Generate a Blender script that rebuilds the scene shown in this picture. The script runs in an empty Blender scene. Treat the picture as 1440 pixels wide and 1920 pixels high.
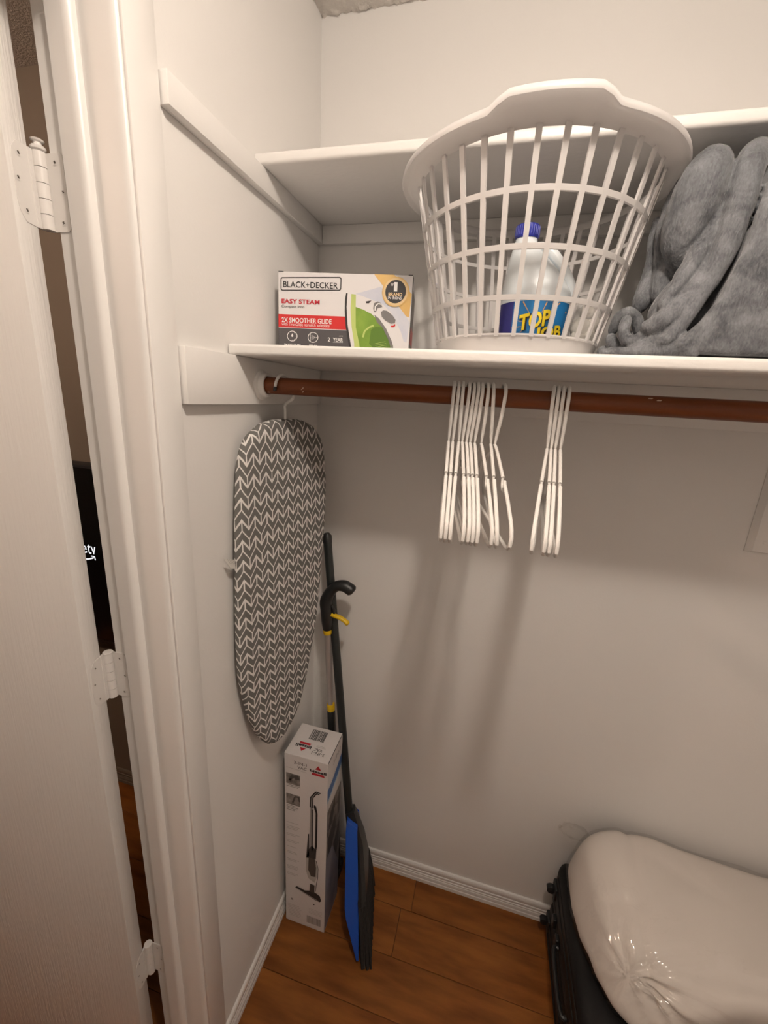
import bpy, bmesh, math, random
from mathutils import Vector, Matrix, noise
random.seed(7)
R = math.radians
PI = math.pi
scene = bpy.context.scene
COL = scene.collection

# ------------------------------------------------------------------ camera
cam_d = bpy.data.cameras.new('camera'); cam = bpy.data.objects.new('camera', cam_d); COL.objects.link(cam)
cam_d.sensor_fit = 'HORIZONTAL'; cam_d.sensor_width = 36.0; cam_d.lens = 779.69/1440*36.0
cam_d.clip_start = 0.02; cam_d.clip_end = 50
cam.matrix_world = (Matrix.Translation((0.4741, -1.0790, 1.6099)) @ Matrix.Rotation(0.24523, 4, 'Z')
                    @ Matrix.Rotation(1.302525, 4, 'X') @ Matrix.Rotation(0.057505, 4, 'Z'))
scene.camera = cam
# ------------------------------------------------------------------ world, exposure
world = bpy.data.worlds.new('world'); scene.world = world; world.use_nodes = True
world.node_tree.nodes['Background'].inputs[0].default_value = (1.0, 0.85, 0.7, 1)
world.node_tree.nodes['Background'].inputs[1].default_value = 0.01
scene.view_settings.view_transform = 'Standard'; scene.view_settings.look = 'None'
scene.view_settings.exposure = 0.12; scene.view_settings.gamma = 1.0
scene.view_settings.use_curve_mapping = False
scene.cycles.diffuse_bounces = 3; scene.cycles.max_bounces = 6; scene.cycles.caustics_reflective = False; scene.cycles.caustics_refractive = False
LAMP_POS = Vector((0.58, -0.95, 2.335)); LAMP_WATTS = 11.8; DOWN_FILL_WATTS = 2.5; LAMP_COLOR = (1.0, 0.872, 0.752)
BED_FILL_POS = Vector((-1.10, -1.20, 2.27)); BED_FILL_WATTS = 20.0; BED_FILL_COLOR = (1.0, 0.73, 0.56)

# ------------------------------------------------------------------ materials
MATS = {}
def material(name, color, rough=0.5, bump=None, spec=0.5, metal=0.0, var=None, sheen=0.0, emit=None, coat=0.0, rand=0.0):
    """bump=(scale, strength, distance, stretch xyz); var=(scale, second colour, stretch xyz, contrast)"""
    m = bpy.data.materials.new(name); m.use_nodes = True
    nt = m.node_tree; b = nt.nodes['Principled BSDF']
    b.inputs['Base Color'].default_value = (*color, 1); b.inputs['Roughness'].default_value = rough
    b.inputs['Metallic'].default_value = metal; b.inputs['Specular IOR Level'].default_value = spec
    if sheen:
        b.inputs['Sheen Weight'].default_value = sheen; b.inputs['Sheen Roughness'].default_value = 0.4
    if coat:
        b.inputs['Coat Weight'].default_value = coat; b.inputs['Coat Roughness'].default_value = 0.15
    if emit:
        b.inputs['Emission Color'].default_value = (*emit[0], 1); b.inputs['Emission Strength'].default_value = emit[1]
    geo = nt.nodes.new('ShaderNodeNewGeometry')
    def mapped(stretch):
        mp = nt.nodes.new('ShaderNodeMapping'); mp.inputs['Scale'].default_value = stretch
        nt.links.new(geo.outputs['Position'], mp.inputs['Vector']); return mp.outputs['Vector']
    if var:
        n = nt.nodes.new('ShaderNodeTexNoise'); n.inputs['Scale'].default_value = var[0]; n.inputs['Detail'].default_value = 6
        nt.links.new(mapped(var[2]), n.inputs['Vector'])
        cr = nt.nodes.new('ShaderNodeValToRGB'); c = var[3] if len(var) > 3 else 0.2
        cr.color_ramp.elements[0].position = 0.5-c; cr.color_ramp.elements[1].position = 0.5+c
        cr.color_ramp.elements[0].color = (*var[1], 1); cr.color_ramp.elements[1].color = (*color, 1)
        nt.links.new(n.outputs['Fac'], cr.inputs['Fac'])
        out = cr.outputs['Color']
        if rand:
            oi = nt.nodes.new('ShaderNodeObjectInfo'); hs = nt.nodes.new('ShaderNodeHueSaturation')
            mr = nt.nodes.new('ShaderNodeMapRange'); mr.inputs['To Min'].default_value = 1-rand; mr.inputs['To Max'].default_value = 1+rand
            nt.links.new(oi.outputs['Random'], mr.inputs['Value']); nt.links.new(mr.outputs['Result'], hs.inputs['Value'])
            nt.links.new(out, hs.inputs['Color']); out = hs.outputs['Color']
            ad = nt.nodes.new('ShaderNodeVectorMath'); ad.operation = 'ADD'
            sc = nt.nodes.new('ShaderNodeVectorMath'); sc.operation = 'SCALE'; sc.inputs[0].default_value = (7, 13, 3)
            nt.links.new(oi.outputs['Random'], sc.inputs['Scale'])
            src = n.inputs['Vector'].links[0].from_socket
            nt.links.new(src, ad.inputs[0]); nt.links.new(sc.outputs['Vector'], ad.inputs[1]); nt.links.new(ad.outputs['Vector'], n.inputs['Vector'])
        nt.links.new(out, b.inputs['Base Color'])
    if bump:
        n = nt.nodes.new('ShaderNodeTexNoise'); n.inputs['Scale'].default_value = bump[0]; n.inputs['Detail'].default_value = 4
        nt.links.new(mapped(bump[3] if len(bump) > 3 else (1, 1, 1)), n.inputs['Vector'])
        bp = nt.nodes.new('ShaderNodeBump'); bp.inputs['Strength'].default_value = bump[1]; bp.inputs['Distance'].default_value = bump[2]
        nt.links.new(n.outputs['Fac'], bp.inputs['Height']); nt.links.new(bp.outputs['Normal'], b.inputs['Normal'])
    MATS[name] = m
    return m

material('wall_paint', (0.895, 0.875, 0.85), 0.6, bump=(170, 0.12, 0.002), spec=0.3)
material('ceiling_texture', (0.78, 0.73, 0.68), 0.9, bump=(240, 0.7, 0.004))
material('trim_paint', (0.895, 0.875, 0.85), 0.32, bump=(60, 0.08, 0.002))
material('cleat_paint', (0.895, 0.875, 0.85), 0.5, bump=(130, 0.22, 0.002))
material('shelf_paint', (0.89, 0.87, 0.845), 0.42, bump=(120, 0.3, 0.002, (0.5, 1, 1)))
material('door_paint', (0.86, 0.835, 0.805), 0.38, bump=(30, 0.32, 0.003, (9, 9, 0.5)))
material('hinge_paint', (0.85, 0.82, 0.79), 0.3)
material('screw_dark', (0.12, 0.10, 0.08), 0.5)
material('rod_wood', (0.21, 0.060, 0.017), 0.42, spec=0.3, var=(14, (0.12, 0.032, 0.009), (0.6, 8, 8), 0.3), bump=(90, 0.1, 0.001, (0.3, 1, 1)))
material('rod_scuff', (0.6, 0.45, 0.35), 0.7)
material('plank_wood', (0.30, 0.108, 0.022), 0.40, spec=0.3, var=(6, (0.15, 0.046, 0.008), (1.0, 5.0, 5), 0.20), bump=(40, 0.12, 0.001, (0.5, 6, 1)), rand=0.12)
material('seam_dark', (0.07, 0.025, 0.008), 0.6)
material('white_plastic', (0.86, 0.85, 0.84), 0.32)
material('hanger_plastic', (0.88, 0.86, 0.83), 0.38)
material('basket_plastic', (0.88, 0.86, 0.85), 0.3, bump=(90, 0.06, 0.002))
material('jug_plastic', (0.80, 0.86, 0.90), 0.25)
material('blue_cap', (0.02, 0.03, 0.30), 0.3)
material('label_navy', (0.015, 0.015, 0.16), 0.35)
material('label_blue', (0.01, 0.16, 0.42), 0.35)
material('label_yellow', (0.95, 0.72, 0.02), 0.4)
material('label_orange', (0.75, 0.35, 0.12), 0.4)
material('ink_black', (0.012, 0.012, 0.014), 0.45)
material('ink_dark', (0.03, 0.028, 0.03), 0.45)
material('ink_grey', (0.30, 0.28, 0.27), 0.5)
material('ink_faint', (0.50, 0.47, 0.45), 0.5)
material('ink_red', (0.50, 0.015, 0.03), 0.45)
material('ink_lilac', (0.20, 0.19, 0.25), 0.45, var=(14, (0.42, 0.40, 0.42), (1, 1, 0.5)))
material('ink_blue', (0.07, 0.16, 0.40), 0.45)
material('ink_paleblue', (0.45, 0.60, 0.72), 0.45)
material('card_white', (0.76, 0.72, 0.71), 0.42)
material('card_edge', (0.62, 0.58, 0.54), 0.6)
material('carton_white', (0.80, 0.78, 0.79), 0.4)
material('carton_red', (0.62, 0.03, 0.03), 0.4)
material('carton_red_text', (0.55, 0.02, 0.04), 0.4)
material('carton_grey', (0.085, 0.08, 0.085), 0.4)
material('carton_white_ink', (0.88, 0.87, 0.86), 0.4)
material('carton_gold', (0.72, 0.44, 0.13), 0.4, var=(20, (0.80, 0.55, 0.22), (1, 1, 1)))
material('carton_gold_pale', (0.80, 0.60, 0.33), 0.4)
material('carton_sky', (0.60, 0.63, 0.74), 0.4, var=(25, (0.74, 0.74, 0.80), (1, 1, 1)))
material('carton_green', (0.25, 0.40, 0.06), 0.35, var=(30, (0.14, 0.27, 0.03), (1, 1, 1)))
material('carton_lime', (0.52, 0.62, 0.20), 0.35)
material('carton_darkgreen', (0.10, 0.20, 0.025), 0.35)
material('carton_midgrey', (0.20, 0.19, 0.19), 0.4)
material('photo_grey', (0.35, 0.31, 0.28), 0.45, var=(60, (0.10, 0.085, 0.075), (1, 1, 1)))
material('photo_dark', (0.07, 0.06, 0.055), 0.45)
material('black_plastic', (0.014, 0.015, 0.016), 0.42)
material('black_matte', (0.010, 0.010, 0.011), 0.6)
material('suitcase_shell', (0.007, 0.007, 0.0075), 0.5, spec=0.25, bump=(200, 0.2, 0.001))
material('yellow_plastic', (0.80, 0.52, 0.01), 0.4)
material('silver_tube', (0.50, 0.47, 0.46), 0.38, metal=0.55)
material('pole_black', (0.016, 0.020, 0.020), 0.4)
material('blue_plastic', (0.012, 0.085, 0.46), 0.35)
material('bristle_grey', (0.022, 0.021, 0.020), 0.8, bump=(400, 0.6, 0.002, (1, 1, 0.05)))
material('tag_fabric', (0.72, 0.70, 0.66), 0.8)
material('hook_white', (0.80, 0.78, 0.75), 0.35)
material('comforter', (0.80, 0.75, 0.70), 0.75, bump=(35, 0.12, 0.004))
material('cotton_white', (0.84, 0.81, 0.76), 0.8, bump=(60, 0.4, 0.004))
material('tv_bezel', (0.010, 0.010, 0.011), 0.4)
material('tv_screen', (0.004, 0.004, 0.005), 0.10)
material('tv_logo', (0.8, 0.85, 0.9), 0.5, emit=((0.9, 0.95, 1.0), 0.9))
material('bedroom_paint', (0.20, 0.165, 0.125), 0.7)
material('bedroom_floor', (0.24, 0.085, 0.025), 0.4)
material('lamp_base', (0.8, 0.78, 0.75), 0.4)
material('bulb_glow', (1, 1, 1), 0.5, emit=(LAMP_COLOR, 4.0))

def clear_plastic(name, gloss_rough=0.06, amount=0.08, tint=(0.97, 0.96, 0.95), bump=(25, 0.6, 0.01), haze=0.0):
    m = bpy.data.materials.new(name); m.use_nodes = True; nt = m.node_tree
    for n in list(nt.nodes):
        if n.type != 'OUTPUT_MATERIAL': nt.nodes.remove(n)
    out = [n for n in nt.nodes if n.type == 'OUTPUT_MATERIAL'][0]
    tr = nt.nodes.new('ShaderNodeBsdfTransparent'); tr.inputs['Color'].default_value = (*tint, 1)
    gl = nt.nodes.new('ShaderNodeBsdfGlossy'); gl.inputs['Roughness'].default_value = gloss_rough
    fr = nt.nodes.new('ShaderNodeFresnel'); fr.inputs['IOR'].default_value = 1.35
    mul = nt.nodes.new('ShaderNodeMath'); mul.operation = 'MULTIPLY_ADD'; mul.inputs[1].default_value = 0.14; mul.inputs[2].default_value = amount
    mx = nt.nodes.new('ShaderNodeMixShader')
    nz = nt.nodes.new('ShaderNodeTexNoise'); nz.inputs['Scale'].default_value = bump[0]; nz.inputs['Detail'].default_value = 3
    geo = nt.nodes.new('ShaderNodeNewGeometry'); nt.links.new(geo.outputs['Position'], nz.inputs['Vector'])
    bp = nt.nodes.new('ShaderNodeBump'); bp.inputs['Strength'].default_value = bump[1]; bp.inputs['Distance'].default_value = bump[2]
    nt.links.new(nz.outputs['Fac'], bp.inputs['Height'])
    nt.links.new(bp.outputs['Normal'], gl.inputs['Normal']); nt.links.new(bp.outputs['Normal'], fr.inputs['Normal'])
    nt.links.new(fr.outputs['Fac'], mul.inputs[0]); nt.links.new(mul.outputs[0], mx.inputs['Fac'])
    first = tr.outputs[0]
    if haze:
        df = nt.nodes.new('ShaderNodeBsdfDiffuse'); df.inputs['Color'].default_value = (0.85, 0.85, 0.85, 1)
        m2 = nt.nodes.new('ShaderNodeMixShader'); m2.inputs['Fac'].default_value = haze
        nt.links.new(tr.outputs[0], m2.inputs[1]); nt.links.new(df.outputs[0], m2.inputs[2]); first = m2.outputs[0]
    nt.links.new(first, mx.inputs[1]); nt.links.new(gl.outputs[0], mx.inputs[2])
    nt.links.new(mx.outputs[0], out.inputs['Surface'])
    MATS[name] = m
clear_plastic('bag_film', 0.075, 0.06, tint=(0.99, 0.985, 0.98), bump=(22, 0.35, 0.008))
clear_plastic('small_bag_film', 0.08, 0.03, (0.985, 0.985, 0.98), (70, 0.9, 0.01), haze=0.03)
clear_plastic('wrap_film', 0.08, 0.03, (0.985, 0.985, 0.98), (50, 0.8, 0.01), haze=0.02)

def chevron_material():
    m = bpy.data.materials.new('chevron_cloth'); m.use_nodes = True; nt = m.node_tree; b = nt.nodes['Principled BSDF']
    b.inputs['Roughness'].default_value = 0.85; b.inputs['Specular IOR Level'].default_value = 0.2
    uv = nt.nodes.new('ShaderNodeUVMap'); uv.uv_map = 'UVMap'
    sp = nt.nodes.new('ShaderNodeSeparateXYZ'); nt.links.new(uv.outputs['UV'], sp.inputs[0])
    def M(op, a, c=None):
        n = nt.nodes.new('ShaderNodeMath'); n.operation = op
        for i, v in enumerate((a, c)):
            if v is None: continue
            if isinstance(v, (int, float)): n.inputs[i].default_value = v
            else: nt.links.new(v, n.inputs[i])
        return n.outputs[0]
    u = M('FRACT', M('ADD', M('DIVIDE', sp.outputs['X'], 0.0345), 0.30))
    tri = M('MULTIPLY', M('ABSOLUTE', M('SUBTRACT', u, 0.5)), 2.0)          # 0 at the peak line, 1 at the valley line
    v = M('DIVIDE', M('ADD', sp.outputs['Y'], M('MULTIPLY', tri, 0.0215)), 0.0415)
    fv = M('FRACT', v)
    thick = M('LESS_THAN', M('MINIMUM', fv, M('SUBTRACT', 1.0, fv)), 0.075)
    thin = M('LESS_THAN', M('ABSOLUTE', M('SUBTRACT', fv, 0.5)), 0.05)
    upper = M('GREATER_THAN', fv, 0.5)
    peak = M('LESS_THAN', tri, 0.095)
    valley = M('GREATER_THAN', tri, 0.925)
    a = M('MULTIPLY', peak, upper)
    c = M('MULTIPLY', valley, M('SUBTRACT', 1.0, upper))
    fac = M('MAXIMUM', M('MAXIMUM', thick, thin), M('MAXIMUM', a, c))
    mx = nt.nodes.new('ShaderNodeMix'); mx.data_type = 'RGBA'
    mx.inputs[6].default_value = (0.165, 0.160, 0.150, 1); mx.inputs[7].default_value = (0.82, 0.80, 0.77, 1)
    nt.links.new(fac, mx.inputs[0]); nt.links.new(mx.outputs[2], b.inputs['Base Color'])
    MATS['chevron_cloth'] = m
chevron_material()

def plush_material():
    m = material('plush_grey', (0.235, 0.235, 0.24), 0.9, spec=0.1, sheen=0.25)
    nt = m.node_tree; b = nt.nodes['Principled BSDF']
    geo = nt.nodes.new('ShaderNodeNewGeometry')
    n1 = nt.nodes.new('ShaderNodeTexNoise'); n1.inputs['Scale'].default_value = 26; n1.inputs['Detail'].default_value = 5; n1.inputs['Distortion'].default_value = 0.8
    n2 = nt.nodes.new('ShaderNodeTexNoise'); n2.inputs['Scale'].default_value = 420; n2.inputs['Detail'].default_value = 3
    mp = nt.nodes.new('ShaderNodeMapping'); mp.inputs['Scale'].default_value = (1, 1, 0.45)
    nt.links.new(geo.outputs['Position'], n1.inputs['Vector'])
    nt.links.new(geo.outputs['Position'], mp.inputs['Vector']); nt.links.new(mp.outputs[0], n2.inputs['Vector'])
    mixn = nt.nodes.new('ShaderNodeMath'); mixn.operation = 'MULTIPLY_ADD'; mixn.inputs[1].default_value = 0.45
    nt.links.new(n2.outputs['Fac'], mixn.inputs[0]); nt.links.new(n1.outputs['Fac'], mixn.inputs[2])
    cr = nt.nodes.new('ShaderNodeValToRGB')
    cr.color_ramp.elements[0].position = 0.5; cr.color_ramp.elements[1].position = 0.92
    cr.color_ramp.elements[0].color = (0.072, 0.077, 0.085, 1); cr.color_ramp.elements[1].color = (0.225, 0.235, 0.25, 1)
    nt.links.new(mixn.outputs[0], cr.inputs['Fac']); nt.links.new(cr.outputs['Color'], b.inputs['Base Color'])
    bp = nt.nodes.new('ShaderNodeBump'); bp.inputs['Strength'].default_value = 0.55; bp.inputs['Distance'].default_value = 0.003
    nt.links.new(n2.outputs['Fac'], bp.inputs['Height']); nt.links.new(bp.outputs['Normal'], b.inputs['Normal'])
plush_material()

def make_translucent(name, color, amount):
    nt = MATS[name].node_tree; out = [n for n in nt.nodes if n.type == 'OUTPUT_MATERIAL'][0]; b = nt.nodes['Principled BSDF']
    tl = nt.nodes.new('ShaderNodeBsdfTranslucent'); tl.inputs['Color'].default_value = (*color, 1)
    mx = nt.nodes.new('ShaderNodeMixShader'); mx.inputs['Fac'].default_value = amount
    nt.links.new(b.outputs[0], mx.inputs[1]); nt.links.new(tl.outputs[0], mx.inputs[2]); nt.links.new(mx.outputs[0], out.inputs['Surface'])
make_translucent('basket_plastic', (0.92, 0.90, 0.89), 0.35)

# ------------------------------------------------------------------ mesh helpers
ORG = {}
class MB:
    def __init__(s):
        s.bm = bmesh.new()
    def box(s, lo, hi, bev=0.0, seg=2, M=None):
        t = bmesh.new(); bmesh.ops.create_cube(t, size=1.0)
        lo, hi = Vector(lo), Vector(hi); c = (lo+hi)/2; d = hi-lo
        for v in t.verts: v.co = Vector((v.co.x*d.x, v.co.y*d.y, v.co.z*d.z)) + c
        if bev: bmesh.ops.bevel(t, geom=list(t.edges), offset=bev, segments=seg, profile=0.5, affect='EDGES')
        return s.merge(t, M)
    def merge(s, t, M=None):
        if M is not None:
            for v in t.verts: v.co = M @ v.co
        mp = {v: s.bm.verts.new(v.co) for v in t.verts}
        for f in t.faces:
            try: s.bm.faces.new([mp[v] for v in f.verts])
            except ValueError: pass
        t.free(); return s
    def prism(s, pts, vec, bev=0.0, seg=2, M=None):
        t = bmesh.new(); vec = Vector(vec)
        a = [t.verts.new(Vector(p)) for p in pts]; b = [t.verts.new(Vector(p)+vec) for p in pts]
        t.faces.new(list(reversed(a))); t.faces.new(b); n = len(pts)
        for i in range(n): t.faces.new((a[i], a[(i+1) % n], b[(i+1) % n], b[i]))
        bmesh.ops.recalc_face_normals(t, faces=list(t.faces))
        if bev: bmesh.ops.bevel(t, geom=list(t.edges), offset=bev, segments=seg, profile=0.5, affect='EDGES')
        return s.merge(t, M)
    def poly(s, pts):
        s.bm.faces.new([s.bm.verts.new(Vector(p)) for p in pts]); return s
    def tube(s, pts, rad, seg=10, squash=None, M=None, closed=False):
        pts = [Vector(p) for p in pts]; n = len(pts)
        rad = [rad]*n if isinstance(rad, (int, float)) else rad
        t = bmesh.new(); rings = []; up = None
        for i in range(n):
            if closed: d = (pts[(i+1) % n]-pts[i-1]).normalized()
            else: d = (pts[min(i+1, n-1)]-pts[max(i-1, 0)]).normalized()
            if up is None:
                up = Vector(squash[0]) if squash else (Vector((0, 0, 1)) if abs(d.z) < 0.9 else Vector((1, 0, 0)))
            if squash: up = Vector(squash[0])
            x = d.cross(up).normalized(); y = x.cross(d).normalized(); up = y
            k = squash[1] if squash else 1.0
            rings.append([t.verts.new(pts[i] + x*math.cos(a)*rad[i] + y*math.sin(a)*rad[i]*k) for a in [2*PI*j/seg for j in range(seg)]])
        for i in range(n if closed else n-1):
            A, B = rings[i], rings[(i+1) % n]
            for j in range(seg): t.faces.new((A[j], A[(j+1) % seg], B[(j+1) % seg], B[j]))
        if not closed:
            t.faces.new(list(reversed(rings[0]))); t.faces.new(rings[-1])
        bmesh.ops.recalc_face_normals(t, faces=list(t.faces))
        return s.merge(t, M)
    def loft(s, rings, closed_ends=True, M=None):
        t = bmesh.new(); RR = [[t.verts.new(Vector(p)) for p in r] for r in rings]; n = len(RR[0])
        for A, B in zip(RR[:-1], RR[1:]):
            for j in range(n): t.faces.new((A[j], A[(j+1) % n], B[(j+1) % n], B[j]))
        if closed_ends:
            t.faces.new(list(reversed(RR[0]))); t.faces.new(RR[-1])
        bmesh.ops.recalc_face_normals(t, faces=list(t.faces))
        return s.merge(t, M)
    def lathe(s, prof, center=(0, 0, 0), seg=32, closed=False, fn=None, M=None):
        c = Vector(center); t = bmesh.new(); rings = []
        for j in range(seg):
            a = 2*PI*j/seg; ring = []
            for k, (r, z) in enumerate(prof):
                rr, zz = fn(a, k, r, z) if fn else (r, z)
                ring.append(t.verts.new(c + Vector((rr*math.cos(a), rr*math.sin(a), zz))))
            rings.append(ring)
        m = len(prof)
        for j in range(seg):
            A, B = rings[j], rings[(j+1) % seg]
            for k in range(m if closed else m-1): t.faces.new((A[k], B[k], B[(k+1) % m], A[(k+1) % m]))
        bmesh.ops.remove_doubles(t, verts=list(t.verts), dist=1e-6)
        bmesh.ops.recalc_face_normals(t, faces=list(t.faces))
        return s.merge(t, M)
    def sphere(s, c, r, sub=2, scale=(1, 1, 1)):
        t = bmesh.new(); bmesh.ops.create_icosphere(t, subdivisions=sub, radius=1.0)
        for v in t.verts: v.co = Vector(c) + Vector((v.co.x*r*scale[0], v.co.y*r*scale[1], v.co.z*r*scale[2]))
        return s.merge(t)

def link_mesh(name, me, mat, parent=None, local=False, smooth=40):
    """verts come in world coordinates (local=False) or in the parent's own frame (local=True)"""
    o = bpy.data.objects.new(name, me); COL.objects.link(o)
    if mat: me.materials.append(MATS[mat])
    if parent is None:
        if local: org = Vector((0, 0, 0))
        else:
            xs = [v.co.x for v in me.vertices]; ys = [v.co.y for v in me.vertices]; zs = [v.co.z for v in me.vertices]
            org = Vector(((min(xs)+max(xs))/2, (min(ys)+max(ys))/2, min(zs)))
        me.transform(Matrix.Translation(-org)); o.location = org
    else:
        org = ORG[parent.name]; o.parent = parent
        if not local: me.transform(Matrix.Translation(-org))
    ORG[o.name] = org
    if smooth:
        for p in me.polygons: p.use_smooth = True
        me.set_sharp_from_angle(angle=R(smooth))
    return o
def obj(name, mb, mat, parent=None, local=False, smooth=40):
    me = bpy.data.meshes.new(name); mb.bm.to_mesh(me); mb.bm.free()
    return link_mesh(name, me, mat, parent, local, smooth)
def tag(o, label=None, cat=None, group=None, kind=None):
    if label: o['label'] = label
    if cat: o['category'] = cat
    if group: o['group'] = group
    if kind: o['kind'] = kind
    return o
def thing(name, loc, label, cat, group=None):
    o = bpy.data.objects.new(name, None); COL.objects.link(o); o.location = loc; o.empty_display_size = 0.05
    ORG[o.name] = Vector(loc); return tag(o, label, cat, group)
def share(name, src, parent, loc=(0, 0, 0), rot=(0, 0, 0)):
    o = bpy.data.objects.new(name, src.data); COL.objects.link(o); o.parent = parent; o.location = loc; o.rotation_euler = rot
    ORG[o.name] = ORG[parent.name]; return o

class Frame:
    """a flat printed face: origin, right, up, outward normal"""
    def __init__(s, o, ex, ey):
        s.o, s.ex, s.ey = Vector(o), Vector(ex).normalized(), Vector(ey).normalized(); s.n = s.ex.cross(s.ey)
    def p(s, a, b, layer=1): return s.o + s.ex*a + s.ey*b + s.n*(0.00025*layer)
    def poly(s, name, pts, mat, parent, layer=1):
        return obj(name, MB().poly([s.p(a, b, layer) for a, b in pts]), mat, parent, smooth=0)
    def polys(s, name, plist, mat, parent, layer=1):
        m = MB()
        for pts in plist: m.poly([s.p(a, b, layer) for a, b in pts])
        o = obj(name, m, mat, parent, smooth=0)
        if len(plist) > 1: o['kind'] = 'stuff'
        return o
def rect(a0, b0, a1, b1): return [(a0, b0), (a1, b0), (a1, b1), (a0, b1)]
def disc(a, b, r, n=28, ry=None): return [(a+r*math.cos(2*PI*i/n), b+(ry or r)*math.sin(2*PI*i/n)) for i in range(n)]
def rring(a, b, r0, r1, n=32):
    out = []
    for i in range(n):
        t0, t1 = 2*PI*i/n, 2*PI*(i+1)/n
        out.append([(a+r0*math.cos(t0), b+r0*math.sin(t0)), (a+r1*math.cos(t0), b+r1*math.sin(t0)), (a+r1*math.cos(t1), b+r1*math.sin(t1)), (a+r0*math.cos(t1), b+r0*math.sin(t1))])
    return out
def stroke(pts, w):
    out = []
    for (x0, y0), (x1, y1) in zip(pts[:-1], pts[1:]):
        d = math.hypot(x1-x0, y1-y0) or 1; nx, ny = -(y1-y0)/d*w/2, (x1-x0)/d*w/2
        out.append([(x0-nx, y0-ny), (x1-nx, y1-ny), (x1+nx, y1+ny), (x0+nx, y0+ny)])
    return out
def text_mesh(body, bold=0.0):
    cu = bpy.data.curves.new('lettering', 'FONT'); cu.body = body; cu.size = 1.0; cu.offset = bold; cu.resolution_u = 3; cu.fill_mode = 'FRONT'
    o = bpy.data.objects.new('lettering', cu); COL.objects.link(o)
    dg = bpy.context.evaluated_depsgraph_get(); me = bpy.data.meshes.new_from_object(o.evaluated_get(dg), depsgraph=dg)
    bpy.data.objects.remove(o); bpy.data.curves.remove(cu)
    return me
def text(fr, body, a0, b0, a1, b1, mat, parent, layer=2, bold=0.0, fn=None, name='lettering'):
    """letters fitted into the rectangle a0..a1, b0..b1 of the frame"""
    me = text_mesh(body, bold); xs = [v.co.x for v in me.vertices]; ys = [v.co.y for v in me.vertices]
    x0, x1, y0, y1 = min(xs), max(xs), min(ys), max(ys)
    for v in me.vertices:
        a = a0+(v.co.x-x0)/(x1-x0)*(a1-a0); b = b0+(v.co.y-y0)/(y1-y0)*(b1-b0)
        v.co = fn(a, b, layer) if fn else fr.p(a, b, layer)
    return link_mesh(name, me, mat, parent, smooth=0)
def catmull(pts, n, closed=True):
    P = [Vector(p) for p in pts]; N = len(P); out = []
    segs = N if closed else N-1
    for i in range(segs):
        p0, p1, p2, p3 = (P[(i-1) % N], P[i], P[(i+1) % N], P[(i+2) % N]) if closed else (P[max(i-1, 0)], P[i], P[i+1], P[min(i+2, N-1)])
        for k in range(n):
            t = k/n
            out.append(0.5*((2*p1)+(p2-p0)*t+(2*p0-5*p1+4*p2-p3)*t*t+(3*p1-p0-3*p2+p3)*t*t*t))
    if not closed: out.append(P[-1])
    return out
def nz(v, s=1.0): return noise.noise(Vector(v)*s)

# ================================================================== THE SETTING
H = 2.406; CX1 = 1.62; CY1 = -1.95            # closet: x 0..CX1, y CY1..0
def struct(name, mb, mat, parent=None, smooth=40):
    o = obj(name, mb, mat, parent, smooth=smooth)
    if parent is None: o['kind'] = 'structure'
    return o
# floor: slab with the boards laid on it
fl = struct('floor', MB().box((-3.2, -3.6, -0.06), (CX1+0.1, 0.1, -0.004)), 'seam_dark', smooth=0)
PW = 0.1285; k = 0; ytop = 0.0245
seams = {0: [0.398], 1: [0.364], 2: [-0.05, 1.02], 3: [0.62], 4: [0.18, 1.35]}
while ytop-k*PW > CY1:
    y1 = ytop-k*PW; y0 = y1-PW
    xs = [-0.10]+seams.get(k, [0.25+0.9*random.random()])+[CX1]
    xs = sorted(x for x in xs if -0.1 <= x <= CX1)
    for x0, x1 in zip(xs[:-1], xs[1:]):
        if x1-x0 < 0.02: continue
        obj('plank', MB().box((x0+0.0006, max(y0, CY1)+0.0006, -0.004), (x1-0.0006, min(y1, 0.02)-0.0006, 0.0), 0.0007, 1), 'plank_wood', fl)
    k += 1
for i in range(12):
    y1 = ytop-i*PW
    obj('plank', MB().box((-1.9, y1-PW+0.0006, -0.004), (-0.1012, min(y1, 0.02)-0.0006, 0.0), 0.0007, 1), 'plank_wood', fl)

struct('wall_back', MB().box((-0.115, 0, -0.004), (CX1+0.1, 0.1, H)), 'wall_paint', smooth=0)
wl = MB(); wl.box((-0.115, -0.559, -0.004), (0, 0, H)); wl.box((-0.115, -1.39, 2.09), (0, -0.559, H)); wl.box((-0.115, -3.5, -0.004), (0, -1.39, H))
struct('wall_left', wl, 'wall_paint', smooth=0)
struct('wall_right', MB().box((CX1, CY1, -0.004), (CX1+0.1, 0, H)), 'wall_paint', smooth=0)
struct('wall_front', MB().box((0, CY1-0.1, -0.004), (CX1+0.1, CY1, H)), 'wall_paint', smooth=0)
# popcorn ceiling: dense grid of little lumps
cm = MB(); NX, NY = 200, 160; bm = cm.bm; g = []
cxs = [1.62*(i/NX)**1.25 for i in range(NX+1)]; cys = [-1.95*(j/NY)**1.25 for j in range(NY+1)]
for i in range(NX+1):
    row = []
    for j in range(NY+1):
        p = Vector((cxs[i], cys[j], 0))
        h = max(0, nz(p, 95)+0.15)*0.007+max(0, nz(p+Vector((3, 3, 3)), 210))*0.004
        row.append(bm.verts.new((cxs[i]-0.0*i, cys[j], H-0.001-h)))
    g.append(row)
for i in range(NX):
    for j in range(NY): bm.faces.new((g[i][j], g[i+1][j], g[i+1][j+1], g[i][j+1]))
struct('ceiling', cm, 'ceiling_texture', smooth=80)
struct('ceiling', MB().box((-3.2, -3.6, H), (CX1+0.1, 0.1, H+0.1)), 'ceiling_texture', smooth=0)
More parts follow.
